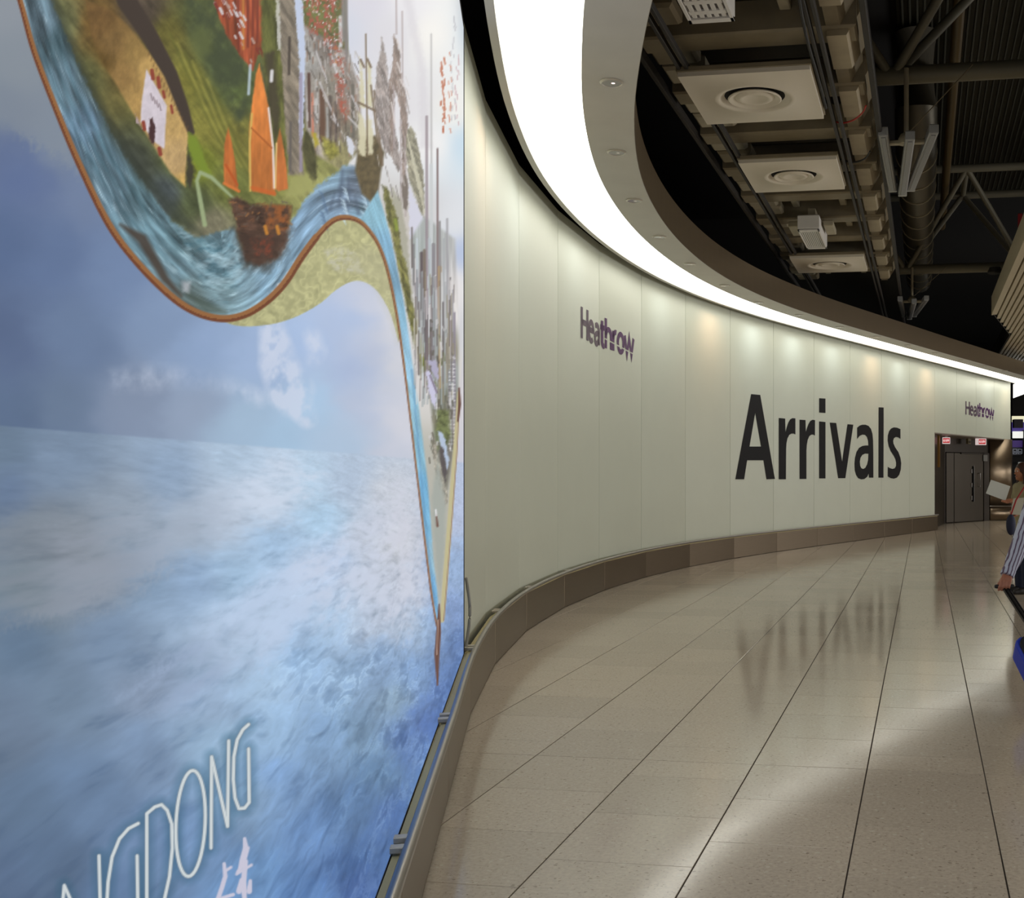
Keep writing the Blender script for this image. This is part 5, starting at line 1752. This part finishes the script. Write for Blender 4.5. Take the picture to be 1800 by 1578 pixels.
obj('shelf_edge', far_box(1790, 1960, 812, 815, 42.2), mat('shelf_edge', (176, 176, 170), .5, emit=(150, 150, 146), es=.4), shop)
q = [world_at(a, b, 4.335) for a, b in ((1781, 677.5), (1850, 663), (1850, 674), (1781, 699.5))]
o = obj('luminous_ceiling', MB().extrude(q, (0, 0, .04)), M_BAND, None, loc=q[0])
tag(o, 'glowing white ceiling patch just past the end of the panelled wall', 'lamp')

# ------------------------------------------------------------------ people
def capsule(mb, p, q, r0, r1, n=12):
    p, q = Vector(p), Vector(q)
    d = q - p
    L = d.length
    d = d.normalized() if L > 1e-6 else UP
    a = d.cross(Vector((0.31, .95, .07))).normalized()
    b = d.cross(a)
    prof = [(r0 * math.sin(t), -r0 * math.cos(t)) for t in (.12, .5, .95, 1.35)] + [(r1 * math.sin(t), L + -r1 * math.cos(t)) for t in (1.75, 2.2, 2.65, 3.02)]
    mb.lathe(p, prof, n, (a, b, d))


def ellipsoid(mb, c_, rx, ry, rz, ax, n=16):
    vs, fs = [], []
    for i in range(1, n):
        t = math.pi * i / n
        for k in range(n):
            w = 2 * math.pi * k / n
            vs.append(Vector(c_) + ax[0] * rx * math.sin(t) * math.cos(w) + ax[1] * ry * math.sin(t) * math.sin(w) + ax[2] * rz * math.cos(t))
    for i in range(n - 2):
        for k in range(n):
            j = (k + 1) % n
            fs.append((i * n + k, i * n + n + k, i * n + n + j, i * n + j))
    fs.append(tuple(range(n)))
    fs.append(tuple(range((n - 2) * n, (n - 1) * n))[::-1])
    mb.add(vs, fs)


def flesh(name, mb, m, parent, voxel=.012, it=6):
    """fuse overlapping limbs into one continuous surface"""
    o = obj(name, mb, m, parent)
    r = o.modifiers.new('fuse', 'REMESH')
    r.mode = 'VOXEL'
    r.voxel_size = voxel
    r.use_smooth_shade = True
    s = o.modifiers.new('soften', 'SMOOTH')
    s.factor = .5
    s.iterations = it
    return o


M_SKIN = mat('skin', (170, 112, 88), .5, var=.06, scale=30)
M_SKIN2 = mat('skin_b', (176, 116, 84), .5, var=.06, scale=30)


def hand(parent, m, wrist, c_, u, w, n_, grip=.016, name='hand'):
    """closed hand: u along the held bar, w from bar to wrist, n_ from bar to the knuckle side"""
    mb = MB()
    for i, (o_, k) in enumerate(((-.033, .92), (-.011, 1.0), (.011, .97), (.032, .84))):
        b = c_ + u * o_
        g = grip + .010
        path = [b + w * .052 + n_ * (g + .004), b + w * .022 * k + n_ * (g + .009), b - w * .012 * k + n_ * (g + .003), b - w * (g + .004) + n_ * .004, b - w * (g - .004) - n_ * (g * .8), b - w * .002 - n_ * (g + .002)]
        r = .0098 - .0007 * abs(i - 1)
        for p, q in zip(path[:-1], path[1:]):
            capsule(mb, p, q, r, r * .97, 10)
        ellipsoid(mb, path[1], r * 1.12, r * 1.12, r * 1.1, (u, w, n_), 8)
    for o_ in (-.026, -.009, .009, .025):
        capsule(mb, c_ + u * o_ + w * .05 + n_ * (grip + .012), wrist + u * o_ * .7 + n_ * .004, .0135, .017, 10)
    th = c_ - u * .045
    path = [wrist - u * .018, wrist * .45 + th * .55 + w * .015 - u * .004 - n_ * .004, th + w * .012 + n_ * .0, th - w * .016 + n_ * .012 + u * .014]
    for (p, q), r in zip(zip(path[:-1], path[1:]), (.016, .0125, .0105)):
        capsule(mb, p, q, r, r * .88, 10)
    return flesh(name, mb, m, parent, .0035, 3)


def person(lab, feet, face_dir, h, arms, mats, female=False, stride=0.0, lean=0.0, grp=None):
    """arms: dict side -> (elbow, wrist) in world; mats: skin, top, trousers, shoe, hair"""
    f = Vector((face_dir[0], face_dir[1], 0)).normalized()
    r = Vector((f.y, -f.x, 0))
    ax = (r, f, UP)
    t_ = thing('person', lab, 'person', feet, grp)
    B = Vector(feet)
    sk, top, trs, sho, hair = mats

    def P(x, y, z):
        return B + r * x + f * (y + lean * z) + UP * z
    sh = (.175 if female else .195) * h / 1.7
    z_ = lambda k: k * h
    S = {s: P(s * sh, 0, z_(.815)) for s in (-1, 1)}
    body = MB()
    # torso, neck, head
    capsule(body, P(-.07, 0, z_(.53)), P(.07, 0, z_(.53)), .095, .095)
    capsule(body, P(0, 0, z_(.55)), P(0, -.005, z_(.66)), .105, .11)
    capsule(body, P(-.075, 0, z_(.74)), P(.075, 0, z_(.74)), .105, .105)
    capsule(body, P(0, 0, z_(.66)), P(0, 0, z_(.76)), .115, .12)
    capsule(body, S[-1], S[1], .06, .06)
    capsule(body, P(0, -.01, z_(.82)), P(0, .008, z_(.885)), .058, .052)
    hc = P(0, .022, z_(.935))
    ellipsoid(body, hc + UP * .012, .073, .092, .102, ax)
    ellipsoid(body, hc + f * .022 - UP * .052, .053, .062, .062, ax)
    capsule(body, hc + f * .084 + UP * .012, hc + f * .104 - UP * .022, .009, .014, 8)
    ellipsoid(body, hc + f * .082 - UP * .058, .024, .012, .007, ax, 10)
    ellipsoid(body, hc + f * .074 - UP * .088, .022, .018, .016, ax, 10)
    for s in (-1, 1):
        ellipsoid(body, hc + r * s * .076 - f * .004 - UP * .006, .010, .022, .032, ax, 10)
        ellipsoid(body, hc + r * s * .032 + f * .079 + UP * .030, .024, .012, .008, ax, 10)
    feetp = {}
    for s in (-1, 1):
        st = stride * s
        hip, kn, an = P(s * .085, 0, z_(.52)), P(s * .09, st * .5 + .015, z_(.285)), P(s * .095, st, z_(.05) + (.05 if st < -.05 else 0))
        capsule(body, hip, kn, .085, .056)
        capsule(body, kn, kn * .65 + an * .35 - f * .012, .054, .056)
        capsule(body, kn * .65 + an * .35 - f * .012, an, .056, .037)
        capsule(body, an - UP * .02, an + f * .15 - UP * .045, .038, .028)
        feetp[s] = (hip, kn, an)
        el, wr = arms[s]
        capsule(body, S[s], el, .05, .041)
        capsule(body, el, el * .6 + wr * .4, .042, .041)
        capsule(body, el * .6 + wr * .4, wr, .041, .027)
    bd = flesh('body', body, sk, t_, .011, 5)
    for s in (-1, 1):
        e_ = hc + r * s * .032 + f * .083 + UP * .012
        mb = MB()
        ellipsoid(mb, e_, .014, .008, .009, ax, 10)
        obj('eye', mb, mat('eye_white', (225, 220, 214), .3), t_, smooth='all')
        mb = MB()
        ellipsoid(mb, e_ + f * .006, .006, .004, .006, ax, 8)
        obj('iris', mb, mat('iris', (48, 32, 24), .3), t_, smooth='all')
    mb = MB()
    ellipsoid(mb, hc + f * .083 - UP * .056, .023, .012, .007, ax, 10)
    obj('lips', mb, mat('lips', (150, 84, 74), .5), t_, smooth='all')
    return t_, P, S, feetp, hc, ax, z_


def trousers(t_, P, fp, z_, m, flare=1.0):
    mb = MB()
    capsule(mb, P(-.08, 0, z_(.535)), P(.08, 0, z_(.535)), .112, .112)
    capsule(mb, P(-.07, 0, z_(.58)), P(.07, 0, z_(.58)), .108, .108)
    for s in (-1, 1):
        hip, kn, an = fp[s]
        capsule(mb, hip, kn, .103, .076)
        capsule(mb, kn, an + UP * .02, .076, .066 * flare)
    return flesh('trousers', mb, m, t_, .012, 5)


def shoes(t_, fp, f, m):
    for s in (-1, 1):
        an = fp[s][2]
        mb = MB()
        capsule(mb, an - UP * .03 - f * .03, an - UP * .045 + f * .10, .047, .044)
        capsule(mb, an - UP * .045 + f * .08, an - UP * .055 + f * .17, .044, .034)
        flesh('shoe', mb, m, t_, .009, 4)


# striped material for the sleeve: bands run along the arm
def striped():
    m = bpy.data.materials.new('striped_cotton')
    m.use_nodes = True
    nt = m.node_tree
    L = nt.links.new
    geo = nt.nodes.new('ShaderNodeNewGeometry')
    mp = nt.nodes.new('ShaderNodeMapping')
    mp.inputs['Rotation'].default_value = (0, math.radians(-24), -TH)
    L(geo.outputs['Position'], mp.inputs['Vector'])
    nz = nt.nodes.new('ShaderNodeTexNoise')
    nz.inputs['Scale'].default_value = 9
    L(geo.outputs['Position'], nz.inputs['Vector'])
    ad = nt.nodes.new('ShaderNodeVectorMath')
    ad.operation = 'MULTIPLY_ADD'
    ad.inputs[1].default_value = (.03, .03, .0)
    L(nz.outputs['Color'], ad.inputs[0])
    L(mp.outputs['Vector'], ad.inputs[2])
    wv_ = nt.nodes.new('ShaderNodeTexWave')
    wv_.bands_direction = 'X'
    wv_.inputs['Scale'].default_value = 13
    L(ad.outputs['Vector'], wv_.inputs['Vector'])
    rp = nt.nodes.new('ShaderNodeValToRGB')
    rp.color_ramp.elements[0].position = .18
    rp.color_ramp.elements[0].color = tuple(lin((98, 80, 104))) + (1,)
    rp.color_ramp.elements[1].position = .38
    rp.color_ramp.elements[1].color = tuple(lin((190, 194, 212))) + (1,)
    L(wv_.outputs['Fac'], rp.inputs['Fac'])
    b = nt.nodes['Principled BSDF']
    b.inputs['Roughness'].default_value = .8
    L(rp.outputs['Color'], b.inputs['Base Color'])
    return m


# --- traveller in a striped shirt pulling a suitcase, arm trailing behind
HC = cam2w(1.728, 7.50, .735)
wrist = cam2w(1.752, 7.53, .805)
elbow = cam2w(1.90, 7.66, 1.07)
fd = cam2w(-.12, 1, 0) - cam2w(0, 0, 0)
fd.z = 0
fd.normalize()
rd = Vector((fd.y, -fd.x, 0))
Lsh = cam2w(2.045, 7.82, 1.37)
feetA = Vector((Lsh.x, Lsh.y, 0)) + rd * .195
feetA.z = 0
rs = Lsh + rd * .39
armsA = {-1: (elbow, wrist), 1: (rs + rd * .06 - UP * .28 - fd * .02, rs + rd * .07 - UP * .52 + fd * .06)}
M_STR = striped()
M_JEAN = mat('navy_trousers', (38, 42, 60), .8, var=.08, scale=30)
M_SHOE = mat('dark_shoes', (30, 26, 24), .5)
M_HAIRD = mat('dark_hair', (32, 22, 18), .6, var=.2, scale=60)
A_, PA, SA, fpA, hcA, axA, zA = person('person in a striped shirt pulling a blue suitcase at the right edge', feetA, fd, 1.70, armsA, (M_SKIN, None, None, None, None), stride=.16)
trousers(A_, PA, fpA, zA, M_JEAN)
shoes(A_, fpA, fd, M_SHOE)
mb = MB()
capsule(mb, PA(-.09, 0, zA(.54)), PA(.09, 0, zA(.54)), .122, .122)
capsule(mb, PA(-.09, 0, zA(.64)), PA(.09, 0, zA(.64)), .118, .118)
capsule(mb, PA(-.10, 0, zA(.74)), PA(.10, 0, zA(.74)), .122, .122)
capsule(mb, SA[-1], SA[1], .075, .075)
for s in (-1, 1):
    el, wr = armsA[s]
    d_ = (wr - el).normalized()
    capsule(mb, SA[s], el, .076, .070)
    capsule(mb, el, el * .35 + wr * .65, .072, .056)
    capsule(mb, el * .35 + wr * .65, wr - d_ * .035, .056, .046)
capsule(mb, PA(0, 0, zA(.53)), PA(0, 0, zA(.80)), .138, .128)
for s in (-1, 1):
    capsule(mb, PA(s * .085, 0, zA(.53)), PA(s * .10, 0, zA(.79)), .122, .112)
flesh('shirt', mb, M_STR, A_, .010, 4)
mb = MB()
d_ = (wrist - elbow).normalized()
mb.tube([wrist - d_ * .055, wrist - d_ * .05, wrist - d_ * .004, wrist], [.044, .049, .050, .046], 16)
obj('cuff', mb, M_STR, A_, smooth=True)
mb = MB()
capsule(mb, PA(0, 0, zA(.835)), PA(0, .005, zA(.855)), .068, .064)
flesh('collar', mb, M_STR, A_, .010, 3)
mb = MB()
ellipsoid(mb, hcA - axA[1] * .012 + UP * .03, .083, .098, .096, axA)
ellipsoid(mb, hcA - axA[1] * .045 - UP * .03, .075, .055, .06, axA)
flesh('hair', mb, M_HAIRD, A_, .010, 4)
ub = cam2w(1, -.06, .02) - cam2w(0, 0, 0)
ub.normalize()
wb_ = (wrist - HC).normalized()
nb = ub.cross(wb_).normalized()
if nb.dot(cam2w(0, -1, 0) - cam2w(0, 0, 0)) < 0:
    nb = -nb
hand(A_, M_SKIN, wrist, HC, ub, wb_, nb, .014)
re, rw_ = armsA[1]
hand(A_, M_SKIN, rw_, rw_ + (rw_ - re).normalized() * .075, fd, (re - rw_).normalized(), rd, .010)

# --- blue suitcase with black front, tilted on its wheels, handle drawn out
axis = (HC - cam2w(1.95, 6.76, .06)).normalized()     # from the wheels up to the hand
side = Vector((ub.x, ub.y, 0)).normalized()
side = (side - axis * side.dot(axis)).normalized()
front = side.cross(axis).normalized()
if front.z < 0:
    front = -front
foot = cam2w(1.99, 6.74, .07)
case = thing('suitcase', 'blue suitcase with a black front, tilted on its wheels and pulled by its long handle', 'suitcase', (foot.x, foot.y, 0))
cx3 = (side, front, axis)
Hh = .54
cc = foot + axis * (Hh / 2) - side * .01
mb = MB()
sec = []
w2, h2, cr_ = .185, Hh / 2, .06
for sx, sz, a0 in ((1, 1, 0), (-1, 1, 90), (-1, -1, 180), (1, -1, 270)):
    for k in range(5):
        a = math.radians(a0 + 90 * k / 4)
        sec.append(cc + side * (sx * (w2 - cr_) + cr_ * math.cos(a)) + axis * (sz * (h2 - cr_) + cr_ * math.sin(a)) - front * .10)
mb.extrude(sec, front * .17)
o = obj('shell', mb, mat('blue_shell', (28, 58, 190), .45), case)
bv = o.modifiers.new('round', 'BEVEL')
bv.width = .015
bv.segments = 2
mb = MB()
sec2 = [cc + (p - cc + front * .10) * .90 + front * .07 for p in sec]
mb.extrude(sec2, front * .035)
obj('front_panel', mb, mat('black_nylon', (26, 26, 28), .7, var=.1, scale=40), case)
mb = MB()
sec3 = [cc + (p - cc + front * .10) * .62 - axis * .06 + front * .10 for p in sec]
mb.extrude(sec3, front * .025)
obj('front_pocket', mb, mat('black_nylon', (26, 26, 28)), case)
tp = cc + axis * h2
for s in (-1, 1):
    obj('handle_tube', MB().tube([tp + side * (s * .012 + .01) - axis * .05, HC + side * s * .012 - axis * .01], .013, 8), mat('handle_tube', (70, 68, 68), .25, .9), case, smooth=True)
    wh = foot + side * (s * .14 + .045) - front * .06
    wa = Vector((side.x, side.y, 0)).normalized()
    wc_ = Vector((wh.x, wh.y, .045))
    e1 = UP
    e2 = wa.cross(UP)
    obj('wheel', MB().lathe(wc_, [(.030, -.016), (.045, -.014), (.045, .014), (.030, .016)], 16, (e1, e2, wa)), mat('wheel_rubber', (24, 24, 24), .6), case, smooth=True)
    obj('wheel_housing', MB().bbox(wh + axis * .02, (.06, .08, .08), cx3, b=.012), mat('black_nylon', (26, 26, 28)), case)
obj('grip', MB().tube([HC - ub * .068, HC - ub * .06, HC + ub * .06, HC + ub * .068], [.010, .0145, .0145, .010], 12), mat('black_grip', (22, 22, 24), .5), case, smooth=True)
obj('carry_handle', MB().tube([tp + side * -.12 + axis * .0, tp + side * -.11 + axis * .03, tp + side * -.02 + axis * .03, tp + side * -.01], .011, 8), mat('black_nylon', (26, 26, 28)), case, smooth=True)

# --- waiting person at the barrier holding up a sheet of paper
yB = 13.6
fB = (cam2w(-1, -.25, 0) - cam2w(0, 0, 0)).normalized()
rB = Vector((fB.y, -fB.x, 0))
hd = world_at(1797, 829, y=yB)
hB = 1.64
feetB = Vector((hd.x, hd.y, 0)) - fB * .02
zB = EYE - (868 - CY) / F * yB
# paper
paper_q = [world_at(a, b, y=yB - .30) for a, b in ((1742, 843), (1776, 854.5), (1767.5, 880), (1733, 867))]
handB = world_at(1767, 882, y=yB - .30)
wrB = world_at(1777, 879, y=yB - .22)
elB = world_at(1797, 893, y=yB - .26)
S_ = hB * .815
otherw = world_at(1788, 902, y=yB - .16)
othere = world_at(1803, 888, y=yB + .25)
# the lens-near arm is the left one when facing left
armsB = {-1: (elB, wrB), 1: (othere, otherw)}
B_, PB, SB_, fpB, hcB, axB, zBk = person('dark haired person in a cream top holding up a white paper sheet', feetB, fB, hB, armsB, (M_SKIN2, None, None, None, None), female=True)
trousers(B_, PB, fpB, zBk, mat('navy_denim', (30, 36, 62), .8, var=.1, scale=30))
shoes(B_, fpB, fB, M_SHOE)
mb = MB()
capsule(mb, PB(-.07, 0, zBk(.55)), PB(.07, 0, zBk(.55)), .118, .118)
capsule(mb, PB(-.06, 0, zBk(.65)), PB(.06, 0, zBk(.65)), .108, .108)
capsule(mb, PB(-.08, .01, zBk(.74)), PB(.08, .01, zBk(.74)), .116, .116)
capsule(mb, SB_[-1], SB_[1], .066, .066)
for s in (-1, 1):
    el, wr = armsB[s]
    capsule(mb, SB_[s], SB_[s] * .3 + el * .7, .064, .056)
capsule(mb, PB(0, 0, zBk(.54)), PB(0, .005, zBk(.80)), .130, .118)
for s in (-1, 1):
    capsule(mb, PB(s * .07, 0, zBk(.54)), PB(s * .08, .005, zBk(.79)), .114, .104)
flesh('top', mb, mat('cream_top', (150, 140, 108), .8), B_, .011, 4)
mb = MB()
ellipsoid(mb, hcB - axB[1] * .014 + UP * .028, .086, .100, .100, axB)
ellipsoid(mb, hcB - axB[1] * .05 - UP * .05, .085, .058, .10, axB)
for s in (-1, 1):
    capsule(mb, hcB + axB[0] * s * .078 + UP * .03 - axB[1] * .01, hcB + axB[0] * s * .085 + axB[1] * .02 - UP * .20, .030, .022)
flesh('hair', mb, mat('auburn_hair', (66, 36, 22), .55, var=.25, scale=70), B_, .010, 3)
pu = (paper_q[1] - paper_q[0]).normalized()
pv = (paper_q[3] - paper_q[0]).normalized()
pn = pu.cross(pv).normalized()
if pn.dot(cam2w(0, -1, 0) - cam2w(0, 0, 0)) < 0:
    pn = -pn
hand(B_, M_SKIN2, wrB, handB, pu, (wrB - handB).normalized(), pn, .006)
hand(B_, M_SKIN2, otherw, otherw + fB * .07, UP, -fB, rB, .008)
o = obj('paper_sheet', MB().extrude(paper_q, pn * .0012), mat('white_paper', (206, 208, 200), .8), None, loc=paper_q[0])
tag(o, 'white paper sheet held up at a tilt in front of the steel cladding', 'paper')
q2 = [world_at(a, b, y=yB - .34) for a, b in ((1781, 875.5), (1800, 874.5), (1797, 905), (1776, 904))]
o = obj('document_folder', MB().extrude(q2, pn * .006), mat('grey_folder', (186, 182, 164), .7), None, loc=q2[0])
tag(o, 'pale folder hanging below the paper sheet, partly behind the striped sleeve', 'folder')
bg = world_at(1777, 922, y=yB - .42)
t_ = thing('shoulder_bag', 'dark navy shoulder bag below the pale folder', 'bag', bg)
mb = MB()
ellipsoid(mb, bg, .06, .05, .13, (Vector((CT, ST, 0)), Vector((-ST, CT, 0)), UP))
obj('bag_body', mb, mat('navy_bag', (26, 30, 58), .7), t_, smooth='all')
obj('bag_strap', MB().tube([bg + UP * .12, bg + UP * .30 + rB * .02 - fB * .08, bg + UP * .52 - fB * .22], .010, 6), mat('red_strap', (150, 20, 22)), t_, smooth=True)

# --- steel crowd barrier at the right edge
b0 = world_at(1797, 1029, 0)
bar = thing('crowd_barrier', 'slim chrome crowd barrier beside the striped sleeve', 'barrier', b0)
bdv = Vector((0, 1, 0))
for k in range(4):
    p = b0 + bdv * (1.5 * k) + Vector((.08 * k, 0, 0))
    obj('post', MB().tube([p, p + UP * .95], .02, 10), M_STEEL2, bar, smooth=True)
    obj('foot_plate', MB().lathe(p, [(.07, 0), (.07, .012), (.02, .02)], 14), M_STEEL2, bar, smooth=True)
e_ = b0 + bdv * 4.5 + Vector((.24, 0, 0))
for z in (.95, .42):
    obj('bar', MB().tube([b0 + UP * z, e_ + UP * z], .016, 8), M_STEEL2, bar, smooth=True)
# white cable behind the poster edge
pts = [cam2w(-1.846, 6.83, .86), cam2w(-1.842, 6.85, .80), cam2w(-1.830, 6.86, .68), cam2w(-1.835, 6.86, .55), cam2w(-1.85, 6.84, .42)]
cable(pts, .010, mat('pale_cable', (150, 146, 132), .5), 'pale cable looping out behind the right edge of the poster')
